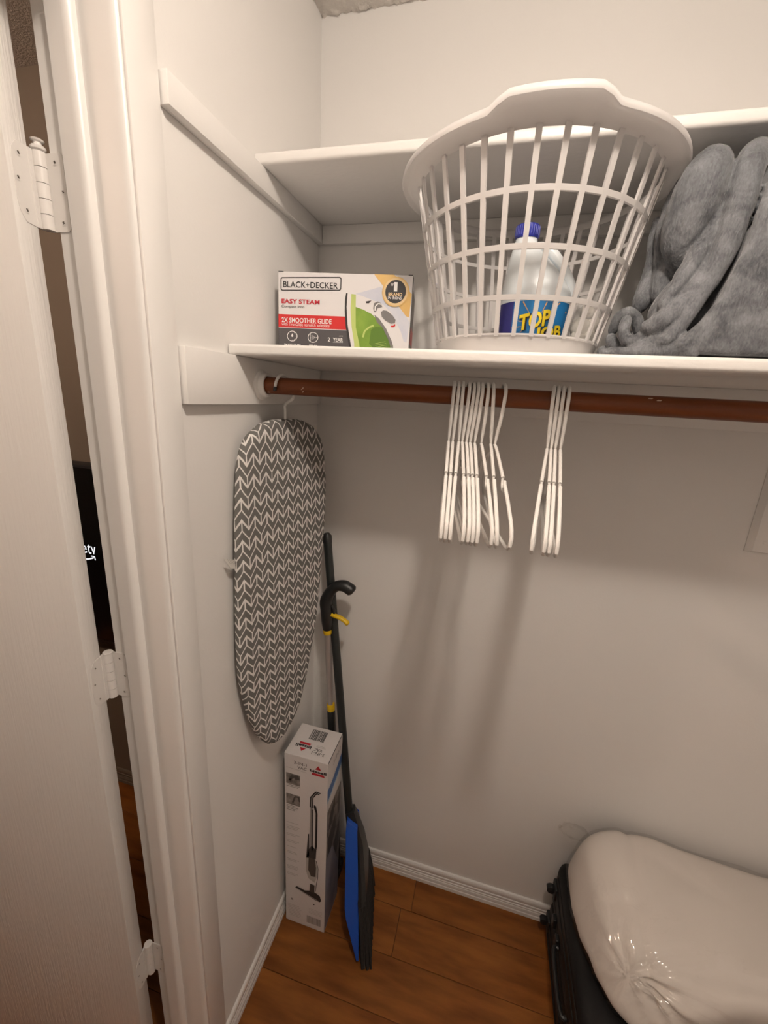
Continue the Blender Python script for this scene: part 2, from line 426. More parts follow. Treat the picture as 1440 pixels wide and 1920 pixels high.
# bedroom beyond the door
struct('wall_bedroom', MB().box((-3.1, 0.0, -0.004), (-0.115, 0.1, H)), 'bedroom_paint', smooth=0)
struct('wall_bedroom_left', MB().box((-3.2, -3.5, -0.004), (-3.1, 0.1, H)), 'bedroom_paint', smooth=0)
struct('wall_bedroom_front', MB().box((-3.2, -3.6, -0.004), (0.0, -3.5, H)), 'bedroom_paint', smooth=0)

# baseboards with reeded profile
prof = [(0, 0), (0.0092, 0), (0.0092, 0.013), (0.0080, 0.0145), (0.0072, 0.0155), (0.0085, 0.017), (0.0088, 0.027), (0.0082, 0.029),
        (0.0066, 0.0303), (0.0066, 0.0315), (0.0082, 0.0330), (0.0085, 0.0365), (0.0070, 0.0382), (0.0062, 0.0390), (0.0074, 0.0405), (0.0080, 0.0430),
        (0.0078, 0.048), (0.0060, 0.0500), (0.0066, 0.0520), (0.0076, 0.0545), (0.0078, 0.063), (0.0070, 0.0680), (0.0050, 0.0712), (0.0, 0.0722)]
struct('baseboard_back', MB().prism([(0, -d, z) for d, z in prof], (CX1, 0, 0)), 'trim_paint', smooth=30)
struct('baseboard_left', MB().prism([(d, -0.5185, z) for d, z in prof], (0, 0.5185-0.001, 0)), 'trim_paint', smooth=30)
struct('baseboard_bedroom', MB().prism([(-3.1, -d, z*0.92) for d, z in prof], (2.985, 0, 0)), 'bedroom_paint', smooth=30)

# door jamb with stop, and the flat casing
jp = [(-0.122, -0.559), (-0.122, -0.5755), (-0.1212, -0.577), (-0.0900, -0.577), (-0.0900, -0.5866), (-0.0890, -0.5878), (-0.0660, -0.5878), (-0.0620, -0.5874), (-0.0590, -0.5860),
      (-0.0568, -0.5838), (-0.0552, -0.5805), (-0.0548, -0.577), (-0.0115, -0.577), (-0.0070, -0.5764), (-0.0036, -0.5748), (-0.0012, -0.5720), (0.0, -0.5685), (0.0, -0.559)]
jm = MB().prism([(x, y, 0) for x, y in jp], (0, 0, 2.09))
jm.box((-0.122, -1.36, 2.072), (0, -0.559, 2.09)); jm.box((-0.122, -1.39, 0), (0, -1.36, 2.09))
struct('trim_1', jm, 'trim_paint', smooth=50)
struct('trim_2', MB().box((-0.001, -0.5715, 0), (0.0045, -0.5195, 2.15), 0.0015, 2), 'trim_paint')

# ------------------------------------------------------------------ door, standing open into the bedroom
door = bpy.data.objects.new('door_1', None); COL.objects.link(door); door.location = (-0.135, -0.6115, 0); ORG['door_1'] = door.location.copy()
tag(door, kind='structure')
DM = Matrix.Translation((-0.1352, -0.5945, 0)) @ Matrix.Rotation(R(13.0), 4, 'Z') @ Matrix.Translation((0.1352, 0.5945, 0))
obj('slab', MB().box((-0.90, -0.629, 0.012), (-0.1352, -0.5945, 2.066), 0.0018, 2, M=DM), 'door_paint', door)
def screw(fr, a, b, parent):
    m = MB()
    for q in rring(a, b, 0.0016, 0.0036, 14): m.poly([fr.p(x, y, 2) for x, y in q])
    o = obj('screw', m, 'hinge_paint', parent, smooth=0)
    return o
def slot(fr, a, b, parent):
    m = MB(); m.poly([fr.p(x, y, 3) for x, y in [(a-0.0022, b+0.0008), (a+0.0014, b-0.0016), (a+0.0022, b-0.0008), (a-0.0014, b+0.0016)]])
    m.poly([fr.p(x, y, 3) for x, y in [(a-0.0010, b-0.0016), (a-0.0002, b-0.0020), (a+0.0010, b+0.0016), (a+0.0002, b+0.0020)]])
    return obj('screw_slot', m, 'screw_dark', parent, smooth=0)
def hinge(zc, ball):
    px, py, hh = -0.1318, -0.5835, 0.0445
    body = MB()
    nk = 5; kh = 2*hh/nk
    for i in range(nk):
        z0 = zc-hh+i*kh
        body.tube([(px, py, z0+0.0004), (px, py, z0+kh-0.0004)], 0.0074, 16)
    hg = obj('hinge', body, 'hinge_paint', door)
    # jamb leaf, screwed on the jamb face, and door leaf, screwed on the door's edge
    jl = MB().prism([(-0.1285, -0.5785, zc-hh), (-0.104, -0.5785, zc-hh), (-0.1005, -0.5785, zc-hh+0.004), (-0.1005, -0.5785, zc+hh-0.004), (-0.104, -0.5785, zc+hh), (-0.1285, -0.5785, zc+hh)], (0, 0.0014, 0))
    jl.box((-0.1325, -0.5800, zc-hh), (-0.1265, -0.5772, zc+hh))
    obj('leaf', jl, 'hinge_paint', hg, smooth=30)
    dl = MB().prism([(-0.1345, -0.5955, zc-hh), (-0.1345, -0.6130, zc-hh+0.001), (-0.1345, -0.6200, zc-hh+0.010), (-0.1345, -0.6225, zc-hh+0.022), (-0.1345, -0.6225, zc+hh-0.022), (-0.1345, -0.6200, zc+hh-0.010), (-0.1345, -0.6130, zc+hh-0.001), (-0.1345, -0.5955, zc+hh)], (-0.0006, 0, 0))
    dl.box((-0.1365, -0.5965, zc-hh), (-0.1330, -0.5860, zc+hh))
    for v in dl.bm.verts: v.co = DM @ v.co
    obj('leaf', dl, 'hinge_paint', hg, smooth=30)
    pin = MB()
    if ball:
        pin.lathe([(0, 0), (0.0062, 0), (0.0084, 0.0018), (0.0088, 0.0042), (0.0070, 0.0062), (0.0045, 0.0072), (0.0045, 0.0100), (0.0070, 0.0108), (0.0078, 0.0122), (0.0060, 0.0134), (0, 0.0138)], (px, py, zc+hh), 18)
    else:
        pin.lathe([(0, 0), (0.0078, 0), (0.0082, 0.0008), (0.0078, 0.0016), (0, 0.0018)], (px, py, zc+hh), 18)
    obj('pin', pin, 'hinge_paint', hg)
    fj = Frame((-0.122, -0.5785, zc), (1, 0, 0), (0, 0, 1))
    for a, b in [(0.009, 0.034), (0.0165, 0.001), (0.011, -0.034)]: screw(fj, a, b, hg); slot(fj, a, b, hg)
    fd = Frame(DM @ Vector((-0.1345, -0.6225, zc)), DM.to_3x3() @ Vector((0, 1, 0)), (0, 0, 1))
    for a, b in [(0.011, 0.031), (0.0055, 0.003), (0.012, -0.030)]: screw(fd, a, b, hg); slot(fd, a, b, hg)
hinge(1.8433, True); hinge(1.1098, False); hinge(0.3690, False)

# ------------------------------------------------------------------ ceiling lamp that lights the closet
def lamp(pos, watts, color, label, down=0.0):
    lp = thing('ceiling_light', (pos.x, pos.y, H-0.02), label, 'lamp')
    obj('holder', MB().lathe([(0, 0.018), (0.055, 0.018), (0.055, 0.008), (0.04, -0.002), (0.024, -0.006), (0.022, H-pos.z-0.062), (0, H-pos.z-0.062)][:5]+[(0.020, -0.018), (0, -0.018)], (pos.x, pos.y, H-0.02), 28), 'lamp_base', lp)
    obj('bulb', MB().lathe([(0, H-pos.z-0.036), (0.014, H-pos.z-0.038), (0.020, 0.028), (0.034, 0.016), (0.038, 0.0), (0.034, -0.016), (0.020, -0.032), (0, -0.038)], pos, 24), 'bulb_glow', lp)
    ld = bpy.data.lights.new('bulb_light', 'POINT'); ld.energy = watts; ld.color = color; ld.shadow_soft_size = 0.045; ld.use_soft_falloff = False
    lo = bpy.data.objects.new('bulb_light', ld); COL.objects.link(lo); lo.parent = lp; lo.location = pos-Vector((pos.x, pos.y, H-0.02))
    if down:      # added disk light under the bulb to brighten the lower walls
        ld = bpy.data.lights.new('bulb_light', 'AREA'); ld.shape = 'DISK'; ld.size = 0.08; ld.energy = down; ld.color = color
        lo = bpy.data.objects.new('bulb_light', ld); COL.objects.link(lo); lo.parent = lp; lo.location = pos-Vector((pos.x, pos.y, H-0.02))-Vector((0, 0, 0.041))
lamp(LAMP_POS, LAMP_WATTS, LAMP_COLOR, 'bare glowing bulb in a round white holder on the closet ceiling', DOWN_FILL_WATTS)
lamp(BED_FILL_POS, BED_FILL_WATTS, BED_FILL_COLOR, 'unseen bulb added on the bedroom ceiling to brighten the door and bedroom')  # added fill lamp, out of view, lifts the open door and bedroom wall

# ================================================================== SHELVES, CLEATS, ROD
def bull(y0, z0, z1, r):
    p = [(0.0, z0), (0.0, z1)]
    n = 6
    for i in range(n+1):
        a = PI/2+i*(PI/2)/n; p.append((y0+r+r*math.cos(a), z1-r+r*math.sin(a)))
    for i in range(n+1):
        a = PI+i*(PI/2)/n; p.append((y0+r+r*math.cos(a), z0+r+r*math.sin(a)))
    return p
tag(obj('shelf', MB().prism([(0.001, y, z) for y, z in bull(-0.2887, 1.9992, 2.0184, 0.0062)], (CX1-0.002, 0, 0)), 'shelf_paint'),
    'upper white painted wooden shelf above the laundry basket', 'shelf')
tag(obj('shelf', MB().prism([(0.0035, y, z) for y, z in bull(-0.3934, 1.6682, 1.6870, 0.0055)], (CX1-0.005, 0, 0)), 'shelf_paint'),
    'lower white painted wooden shelf that carries the basket and blanket', 'shelf')
tag(obj('shelf_cleat', MB().box((0, -0.5178, 1.9612), (0.0154, -0.0005, 1.9990), 0.0012, 2), 'cleat_paint'), 'narrow white wooden cleat along the left wall under the upper shelf', 'cleat')
tag(obj('shelf_cleat', MB().box((0.0158, -0.0165, 1.9600), (CX1-0.001, 0, 1.9990), 0.001, 2), 'cleat_paint'), 'white wooden cleat on the back wall under the upper shelf', 'cleat')
tag(obj('shelf_cleat', MB().box((0, -0.5178, 1.5828), (0.0147, -0.0005, 1.6680), 0.0014, 2), 'cleat_paint'), 'wide white wooden cleat on the left wall holding the hanging rod', 'cleat')
tag(obj('shelf_cleat', MB().box((0.0150, -0.0120, 1.5828), (CX1-0.001, 0, 1.6680), 0.001, 2), 'cleat_paint'), 'wide white wooden cleat on the back wall under the lower shelf', 'cleat')
RY, RZ = -0.3069, 1.6203
rod = thing('closet_rod', (0.5, RY, RZ-0.016), 'reddish brown wooden hanging rod under the lower shelf', 'rod')
obj('pole', MB().tube([(0.0165, RY, RZ), (CX1-0.001, RY, RZ)], 0.0158, 28), 'rod_wood', rod)
MX = Matrix.Translation((0.0147, RY, RZ)) @ Matrix.Rotation(PI/2, 4, 'Y')
obj('socket', MB().lathe([(0.0166, 0.0), (0.0285, 0.0), (0.0285, 0.0028), (0.0262, 0.0048), (0.0232, 0.0058), (0.0226, 0.0150), (0.0212, 0.0165), (0.0182, 0.0165), (0.0166, 0.0155)], seg=36, closed=True, M=MX), 'cleat_paint', rod)
sc = MB()
for (x, a, w, h) in [(0.0335, -0.95, 0.0035, 0.0012), (0.0370, -0.98, 0.0020, 0.001), (0.1105, -0.55, 0.0014, 0.004), (0.1115, -0.15, 0.0010, 0.003), (0.1085, -0.3, 0.0008, 0.002), (0.700, 0.75, 0.006, 0.0012), (0.712, 0.55, 0.006, 0.0012)]:
    for i in range(2):
        yy = RY-0.0160*math.cos(a+i*0.05); zz = RZ+0.0160*math.sin(a+i*0.05)
        sc.poly([(x+i*0.001, yy, zz-h/2), (x+w+i*0.001, yy, zz-h/3), (x+w+i*0.001, yy, zz+h/2), (x+i*0.001, yy, zz+h/2)])
obj('paint_scuff', sc, 'rod_scuff', rod, smooth=0)['kind'] = 'stuff'

# access panel on the back wall
ap = thing('access_panel', (1.24, -0.004, 1.32), 'white painted access panel on the back wall under the rod', 'panel')
pm = MB(); A0 = [(1.0545, 1.3185), (1.412, 1.3185), (1.412, 1.5820), (1.0545, 1.5820)]; A1 = [(1.0665, 1.3215), (1.400, 1.3215), (1.400, 1.5790), (1.0665, 1.5790)]
pm.loft([[(x, 0.0, z) for x, z in A0], [(x, -0.0015, z) for x, z in A0], [(x, -0.0085, z) for x, z in A1]])
obj('panel', pm, 'wall_paint', ap, smooth=10)
for x, z in [(1.085, 1.345), (1.382, 1.345), (1.085, 1.560), (1.382, 1.560)]:
    obj('screw', MB().tube([(x, -0.0080, z), (x, -0.0098, z)], [0.004, 0.0034], 12), 'wall_paint', ap)

# ================================================================== HANGERS
def hanger_parts():
    # local: hook centre (rod top) at origin, z up, the near shoulder towards -y
    hr = 0.0205; pts = []
    zc = -0.0205+0.003
    for i in range(0, 15):                     # over the rod: tip behind, shank in front
        a = R(-25)+i*R(205)/14
        pts.append((0, hr*math.cos(a), zc+hr*math.sin(a)))
    pts += [(0, -hr*0.97, zc-0.012), (0, -hr*0.86, zc-0.026), (0, -hr*0.62, zc-0.042), (0, -hr*0.30, zc-0.056), (0, -0.001, zc-0.070), (0, 0, zc-0.080)]
    hook = MB().tube(pts, [0.0031]*(len(pts)-4)+[0.0031, 0.0030, 0.0027, 0.0018], 8)
    body = MB()
    body.tube([(0, 0, -0.094), (0, 0, -0.101)], [0.0015, 0.0015], 8)
    for s in (-1, 1):
        up = [(0, s*0.000, -0.1005), (0, s*0.012, -0.1030), (0, s*0.035, -0.112), (0, s*0.075, -0.1300), (0, s*0.099, -0.1412)]
        body.tube(up, 0.0028, 8)
        body.tube([(0, s*0.0975, -0.1420), (0, s*0.0995, -0.1520), (0, s*0.1060, -0.1600), (0, s*0.1180, -0.1585)], [0.0020, 0.0018, 0.0018, 0.0026], 8)
        lo = [(0, s*0.1125, -0.1440), (0, s*0.1160, -0.1475), (0, s*0.150, -0.1650), (0, s*0.185, -0.1860), (0, s*0.198, -0.1965), (0, s*0.2045, -0.2070), (0, s*0.2035, -0.2180), (0, s*0.1955, -0.2250), (0, s*0.182, -0.2265), (0, s*0.09, -0.2250), (0, 0, -0.2245)]
        body.tube(lo, 0.0029, 8)
    return hook, body
proto = None
HG = [[0.3953, 0.3945, 0.4171], [0.4035, 0.4023, 0.4239], [0.4112, 0.4128, 0.43], [0.4211, 0.4194, 0.4486], [0.4292, 0.427, 0.4559], [0.4363, 0.4336, 0.4621], [0.4433, 0.4416, 0.4683],
      [0.4521, 0.4532, 0.4873], [0.4618, 0.4694, 0.4934], [0.4805, 0.4772, 0.5137], [0.5615, 0.5647, 0.541], [0.568, 0.5711, 0.557], [0.5757, 0.578, 0.5636], [0.5841, 0.5863, 0.573]]
ordn = ['leftmost', 'second from the left', 'third from the left', 'fourth from the left', 'fifth from the left', 'sixth from the left', 'seventh from the left', 'eighth from the left', 'ninth from the left', 'rightmost']
ordr = ['leftmost', 'second from the left', 'third from the left', 'rightmost']
hook_o = body_o = None
for i, (xt, xn, xp) in enumerate(HG):
    lab = ('white plastic hanger, %s in the larger bunch of ten' % ordn[i]) if i < 10 else ('white plastic hanger, %s in the small bunch of four' % ordr[i-10])
    t = thing('clothes_hanger', (xt, RY, RZ+0.0158+0.0034), lab, 'hanger', 'white plastic hangers on the rod')
    roll = (xn-xt)/0.095
    yaw = (xp-xn-roll*0.10)/0.20
    t.rotation_euler = (0, -math.atan(roll), math.atan(yaw))
    if hook_o is None:
        hk, bd = hanger_parts()
        hook_o = obj('hook', hk, 'hanger_plastic', t, local=True); body_o = obj('frame', bd, 'hanger_plastic', t, local=True)
    else:
        share('hook', hook_o, t); share('frame', body_o, t)

# ================================================================== LAUNDRY BASKET
BC = Vector((0.487, -0.245, 1.6872))
bk = thing('laundry_basket', BC, 'white round plastic lattice laundry basket on the lower shelf', 'basket')
def rb(z): return 0.137+(z-0.0238)/(0.2603-0.0238)*0.050
rimp = [(0.1852, 0.2570), (0.1880, 0.2590), (0.1930, 0.2618), (0.2020, 0.2650), (0.2095, 0.2655), (0.2130, 0.2630), (0.2150, 0.2632), (0.2160, 0.2660), (0.2148, 0.2715), (0.2095, 0.2755), (0.2000, 0.2760), (0.1920, 0.2730), (0.1868, 0.2670)]
outer_w = [0, 0, 0.15, 0.6, 0.9, 1, 1, 1, 1, 0.95, 0.7, 0.2, 0]
def rim_fn(a, k, r, z):
    w = 0
    for c in (R(-88), R(92)):
        d = abs((a-c+PI) % (2*PI)-PI); w = max(w, 1-min(1, max(0, (d-R(13))/R(9))))
    w = w*w*(3-2*w)
    return r+w*0.012*outer_w[k], z+w*0.007*outer_w[k]
obj('rim', MB().lathe(rimp, (0, 0, 0), 96, closed=True, fn=rim_fn), 'basket_plastic', bk, local=True, smooth=50)
rib0 = None
for i in range(34):
    a = R(-91.52)+i*2*PI/34
    if rib0 is None:
        m = MB(); z0, z1 = 0.022, 0.2615
        m.prism([(rb(z0)-0.0018, -0.0031, z0), (rb(z0)+0.0018, -0.0031, z0), (rb(z0)+0.0018, 0.0031, z0), (rb(z0)-0.0018, 0.0031, z0)], (rb(z1)-rb(z0), 0, z1-z0))
        for v in m.bm.verts:
            if v.co.z > 0.1: v.co.y *= 1.28
        rib0 = obj('rib', m, 'basket_plastic', bk, local=True, smooth=30); rib0.rotation_euler.z = a
    else: share('rib', rib0, bk, rot=(0, 0, a))
for z in (0.197, 0.134, 0.073):
    q = 0.0034
    obj('ring', MB().lathe([(rb(z-q)-0.0018, z-q), (rb(z-q)+0.0019, z-q), (rb(z+q)+0.0019, z+q), (rb(z+q)-0.0018, z+q)], (0, 0, 0), 68, closed=True), 'basket_plastic', bk, local=True, smooth=30)
obj('base', MB().lathe([(0, 0.0), (0.126, 0.0), (0.1300, 0.002), (0.1362, 0.0228), (0.1385, 0.0240), (0.1385, 0.0262), (0.1350, 0.0266), (0.1325, 0.0240), (0.1270, 0.0050), (0, 0.0046)], (0, 0, 0), 72), 'basket_plastic', bk, local=True)

# ================================================================== BLEACH JUG IN THE BASKET
JC = Vector((0.515, -0.247, BC.z+0.0050))
jg = thing('bleach_jug', JC, 'pale plastic bleach jug with blue cap standing in the basket', 'jug')
secs = [(0.0, 0.050, 0, 1), (0.004, 0.0555, 0, 1), (0.012, 0.0585, 0, 1), (0.084, 0.0590, 0, 1), (0.092, 0.0588, 0, 1), (0.104, 0.0570, -0.0015, 1), (0.120, 0.0515, -0.006, 1), (0.138, 0.0430, -0.012, 1),
        (0.154, 0.0340, -0.0185, 1), (0.168, 0.0255, -0.0245, 1), (0.178, 0.0205, -0.0270, 1), (0.184, 0.0180, -0.0280, 1), (0.192, 0.0172, -0.0280, 1)]
rings = []
for z, r, cx, sq in secs:
    rings.append([(JC.x+cx+r*math.cos(2*PI*j/40), JC.y+0.92*r*math.sin(2*PI*j/40), JC.z+z) for j in range(40)])
obj('body', MB().loft(rings), 'jug_plastic', jg, smooth=60)
obj('handle', MB().tube(catmull([JC+Vector(v) for v in [(-0.018, 0, 0.172), (-0.004, 0, 0.177), (0.014, -0.001, 0.168), (0.033, -0.002, 0.147), (0.049, -0.003, 0.122), (0.058, -0.004, 0.100), (0.050, -0.004, 0.088)]], 4, False),
    [0.0075]*6+[0.0090]*12+[0.0098]*7, 12), 'jug_plastic', jg, smooth=60)
cp = MB(); cp.lathe([(0, 0.2085), (0.0165, 0.2085), (0.0192, 0.2070), (0.0196, 0.2045), (0.0196, 0.1905), (0.0180, 0.1880), (0, 0.1880)], (JC.x-0.028, JC.y, JC.z), 36)
cap = obj('cap', cp, 'blue_cap', jg)
m = MB()
for j in range(30):
    a = 2*PI*j/30; c, s_ = math.cos(a), math.sin(a)
    m.tube([(JC.x-0.028+c*0.0194, JC.y+s_*0.0194, JC.z+0.1915), (JC.x-0.028+c*0.0194, JC.y+s_*0.0194, JC.z+0.2050)], 0.0009, 5)
obj('grip_ridges', m, 'blue_cap', cap)['kind'] = 'stuff'
# label wrapped round the jug: a = arc length from the middle of the front, b = height
def wrap(a, b, layer=1):
    r = 0.0592+0.0003*layer; t = -PI/2-0.06+a/0.0592
    return JC+Vector((r*math.cos(t), 0.92*r*math.sin(t), b))
def wrap_grid(name, a0, a1, b0, b1, mat, layer, n=16, top=None):
    m = MB()
    for i in range(n):
        u0 = a0+(a1-a0)*i/n; u1 = a0+(a1-a0)*(i+1)/n
        m.poly([wrap(u0, b0, layer), wrap(u1, b0, layer), wrap(u1, b1, layer), wrap(u0, b1, layer)])
    return obj(name, m, mat, lab_o if layer > 1 else jg, smooth=60)
lab_o = wrap_grid('label', -0.080, 0.080, 0.006, 0.0835, 'label_blue', 1, 40)
wrap_grid('label_panel', -0.080, -0.0345, 0.006, 0.0835, 'label_navy', 2, 14)
m = MB()
cxr, cyr = 0.006, 0.046
for i in range(16):
    a = R(6+i*22.5); d0, d1 = 0.022, 0.022
    def inside(d): return -0.033 < cxr+d*math.cos(a) < 0.076 and 0.008 < cyr+d*0.8*math.sin(a) < 0.082
    while inside(d1+0.001) and d1 < 0.062: d1 += 0.001
    if d1-d0 < 0.004: continue
    pts = []
    for d, w in ((d0, 0.0002), (d1, 0.0010)):
        for s_ in (-1, 1): pts.append((cxr+d*math.cos(a)+s_*w*math.sin(a), cyr+d*0.8*math.sin(a)-s_*w*math.cos(a)))
    m.poly([wrap(*pts[0], 3), wrap(*pts[2], 3), wrap(*pts[3], 3), wrap(*pts[1], 3)])
obj('burst_ray', m, 'label_orange', lab_o, smooth=0)['kind'] = 'stuff'
def slant(dx, dy, sh): return lambda a, b, l: wrap(a, b+(a-dx)*sh+dy, l)
for off, mt, ly, bo in ((0.0013, 'ink_black', 4, 0.075), (0.0, 'label_yellow', 5, 0.035)):
    text(None, 'TOP', -0.021+off, 0.0405-off, 0.0275+off, 0.066-off, mt, lab_o, ly, bo, fn=slant(0, 0, 0.20))
    text(None, 'JOB', 0.0060+off, 0.0165-off, 0.0520+off, 0.041-off, mt, lab_o, ly, bo, fn=slant(0, 0, 0.16))
m = MB()
for q in rring(-0.050, 0.022, 0.0052, 0.0060, 24)+rring(-0.050, 0.022, 0.0036, 0.0041, 20): m.poly([wrap(x, y, 3) for x, y in q])
obj('emblem', m, 'carton_white_ink', lab_o, smooth=0)
text(None, 'hp', -0.0525, 0.0198, -0.0475, 0.0242, 'carton_white_ink', lab_o, 4, 0.0, fn=wrap)
m = MB(); m.poly([wrap(a, b, 3) for a, b in [(-0.010, 0.018), (0.003, 0.027), (0.008, 0.027), (0.010, 0.023), (0.002, 0.020)]])
obj('spark', m, 'label_orange', lab_o, smooth=0)

# small clear bag of white balls beside the jug
PX, PY = 0.6035, -0.222
sbx = thing('plastic_pouch', (PX, PY, BC.z+0.005), 'small clear plastic pouch of white cotton lumps in the basket', 'pouch')
for (dx, dy, dz, r) in [(-0.002, 0.004, 0.021, 0.020), (-0.008, -0.010, 0.030, 0.017), (0.009, -0.004, 0.036, 0.017), (-0.004, 0.0, 0.054, 0.019), (0.010, 0.002, 0.062, 0.016), (0.003, -0.002, 0.078, 0.015)]:
    mm = MB().sphere((PX+dx, PY+dy, BC.z+0.006+dz), r, 3)
    for v in mm.bm.verts: v.co += Vector((nz(v.co, 60), nz(v.co+Vector((9, 0, 0)), 60), nz(v.co+Vector((0, 9, 0)), 60)))*0.004
    obj('cotton_lump', mm, 'cotton_white', sbx, smooth=80)
rings = []
for z, r in [(0.002, 0.016), (0.008, 0.024), (0.030, 0.0275), (0.060, 0.0290), (0.085, 0.0235), (0.100, 0.013), (0.106, 0.0085), (0.116, 0.012), (0.130, 0.019), (0.140, 0.021)]:
    ring = []
    for j in range(32):
        a = 2*PI*j/32; rr = r*(1+0.16*math.sin(a*5+z*60)*(1 if z > 0.08 else 0.15))
        ring.append((PX+rr*math.cos(a)+max(0, z-0.03)*0.22, PY+rr*math.sin(a), BC.z+0.005+z))
    rings.append(ring)
obj('film', MB().loft(rings, False), 'small_bag_film', sbx, smooth=50)

# ================================================================== IRON CARTON
ang = math.atan2(0.040, 0.263)
IO = Vector((0.0258, -0.255, 1.6872)); IW, IH, ID = 0.266, 0.1495, 0.105
ex = Vector((math.cos(ang), math.sin(ang), 0)); eyv = Vector((0, 0, 1)); en = Vector((-math.sin(ang), math.cos(ang), 0))
ib = thing('iron_carton', IO+ex*IW/2+en*ID/2, 'printed cardboard carton of a steam iron on the lower shelf', 'box')
MI = Matrix(((ex.x, en.x, 0, IO.x), (ex.y, en.y, 0, IO.y), (0, 0, 1, IO.z), (0, 0, 0, 1)))
obj('carton', MB().box((0, 0, 0), (IW, ID, IH), 0.0008, 1, M=MI), 'carton_white', ib, smooth=0)
m = MB(); m.box((0.001, -0.0004, IH-0.0003), (0.011, 0.004, IH+0.0007), M=MI); m.box((IW-0.009, -0.0004, IH-0.0003), (IW-0.0005, 0.004, IH+0.0008), M=MI)
obj('flap_edge', m, 'ink_dark', ib, smooth=0)['kind'] = 'stuff'
FI = Frame(IO, ex, eyv)
def I(cx, cy): return ((cx-188)*IW/1057, IH-(cy-(125+(cx-188)*35/1057))*0.000231)
def IP(pts): return [I(*p) for p in pts]
def itext(s, x0, y1, x1, y0, mat, layer=4, bold=0.0, sh=None):
    (a0, b1), (a1, _) = I(x0, y1), I(x1, y1); (_, b0) = I(x0, y0)
    text(FI, s, a0, b0, a1, b1, mat, ib, layer, bold)
FI.poly('print_gold', IP([(945, 150), (1100, 155), (1243, 300), (1232, 480), (1210, 470), (1080, 310)]), 'carton_gold', ib, 1)
FI.poly('print_sky', IP([(800, 300), (1000, 245), (1210, 470), (1240, 520), (1225, 680), (1190, 660), (1080, 480)]), 'carton_sky', ib, 1)
FI.poly('print_band_red', IP([(188, 458), (735, 476), (742, 580), (188, 563)]), 'carton_red', ib, 1)
FI.poly('print_band_grey', IP([(188, 568), (742, 586), (800, 770), (188, 770)]), 'carton_grey', ib, 1)
# logo frame
lx0, ly0, lx1, ly1 = 213, 174, 688, 268
def rrect(x0, y0, x1, y1, r, n=5):
    out = []
    for (cx, cy, a0) in [(x1-r, y1-r, 0), (x0+r, y1-r, 90), (x0+r, y0+r, 180), (x1-r, y0+r, 270)]:
        for i in range(n+1):
            a = R(a0+90*i/n); out.append((cx+r*math.cos(a), cy+r*math.sin(a)))
    return out
o1, o2 = rrect(lx0-4, ly0-4, lx1+5, ly1+6, 16), rrect(lx0+3, ly0+3, lx1-2, ly1-1, 12)
FI.polys('print_logo_frame', [IP([o1[i], o1[(i+1) % len(o1)], o2[(i+1) % len(o1)], o2[i]]) for i in range(len(o1))], 'ink_black', ib, 2)
itext('BLACK+DECKER', 231, 200, 666, 247, 'ink_black', 3, 0.006)
itext('EASY STEAM', 216, 337, 524, 373, 'carton_red_text', 3, 0.025)
itext('Compact Iron', 216, 384, 400, 412, 'ink_dark', 3, 0.0)
itext('2X SMOOTHER GLIDE', 216, 484, 622, 524, 'carton_white_ink', 3, 0.02)
itext("with TrueGlide nonstick soleplate", 216, 525, 606, 557, 'carton_white_ink', 3, 0.0)
def ring_i(cx, cy, r, w, mat, layer):
    FI.polys('print_ring', [IP(q) for q in rring(cx, cy, r-w, r, 30)], mat, ib, layer)
ring_i(302, 636, 43, 5, 'carton_white_ink', 2); ring_i(473, 645, 43, 5, 'carton_white_ink', 2)
FI.poly('print_drop', IP([(302, 612), (310, 630), (308, 640), (302, 643), (296, 640), (294, 630)]), 'carton_white_ink', ib, 2)
tk = []
for a in range(-60, 100, 30):
    tk += stroke([(302+30*math.cos(R(a)), 636+30*math.sin(R(a))), (302+37*math.cos(R(a)), 636+37*math.sin(R(a)))], 4)
FI.polys('print_tick', [IP(q) for q in tk], 'carton_white_ink', ib, 2)
sp = []
for kx in range(5):
    for ky in range(-kx, kx+1):
        x, y = 500-kx*12, 645+ky*7*(0.5+kx*0.12); sp.append([(x-3, y-2), (x+3, y-2), (x+3, y+2), (x-3, y+2)])
FI.polys('print_spray', [IP(q) for q in sp], 'carton_white_ink', ib, 2)
itext('SMARTSTEAM', 235, 696, 370, 718, 'carton_white_ink', 3, 0.02); itext('SPRAY', 441, 703, 508, 725, 'carton_white_ink', 3, 0.02)
itext('2', 595, 643, 614, 676, 'carton_white_ink', 3, 0.02); itext('YEAR', 636, 645, 718, 676, 'carton_white_ink', 3, 0.02)
itext('LIMITED', 686, 627, 717, 637, 'ink_faint', 3, 0.0)
FI.polys('print_rule', [IP(q) for q in stroke([(636, 682), (718, 685)], 2)], 'carton_white_ink', ib, 2)
itext('WARRANTY', 604, 722, 712, 738, 'ink_faint', 3, 0.0)
# the printed picture of the iron
FI.poly('print_iron_sole', IP([(733, 293), (745, 294), (740, 400), (752, 540), (790, 740), (810, 800), (795, 800), (770, 720), (738, 560), (726, 430), (726, 340)]), 'ink_dark', ib, 3)
FI.poly('print_iron_body', IP([(745, 294), (800, 297), (860, 315), (960, 355), (985, 362), (1030, 385), (1090, 440), (1130, 510), (1175, 590), (1210, 690), (1222, 800), (810, 800), (790, 740), (752, 540), (740, 400)]), 'carton_white', ib, 3)
FI.poly('print_iron_lime', IP([(775, 300), (810, 305), (812, 400), (818, 560), (850, 690), (870, 800), (815, 800), (810, 690), (785, 560), (772, 420)]), 'carton_lime', ib, 4)
FI.poly('print_iron_tank', IP([(812, 400), (870, 420), (940, 455), (1010, 520), (1070, 610), (1120, 700), (1140, 800), (865, 800), (850, 690), (818, 560)]), 'carton_green', ib, 4)
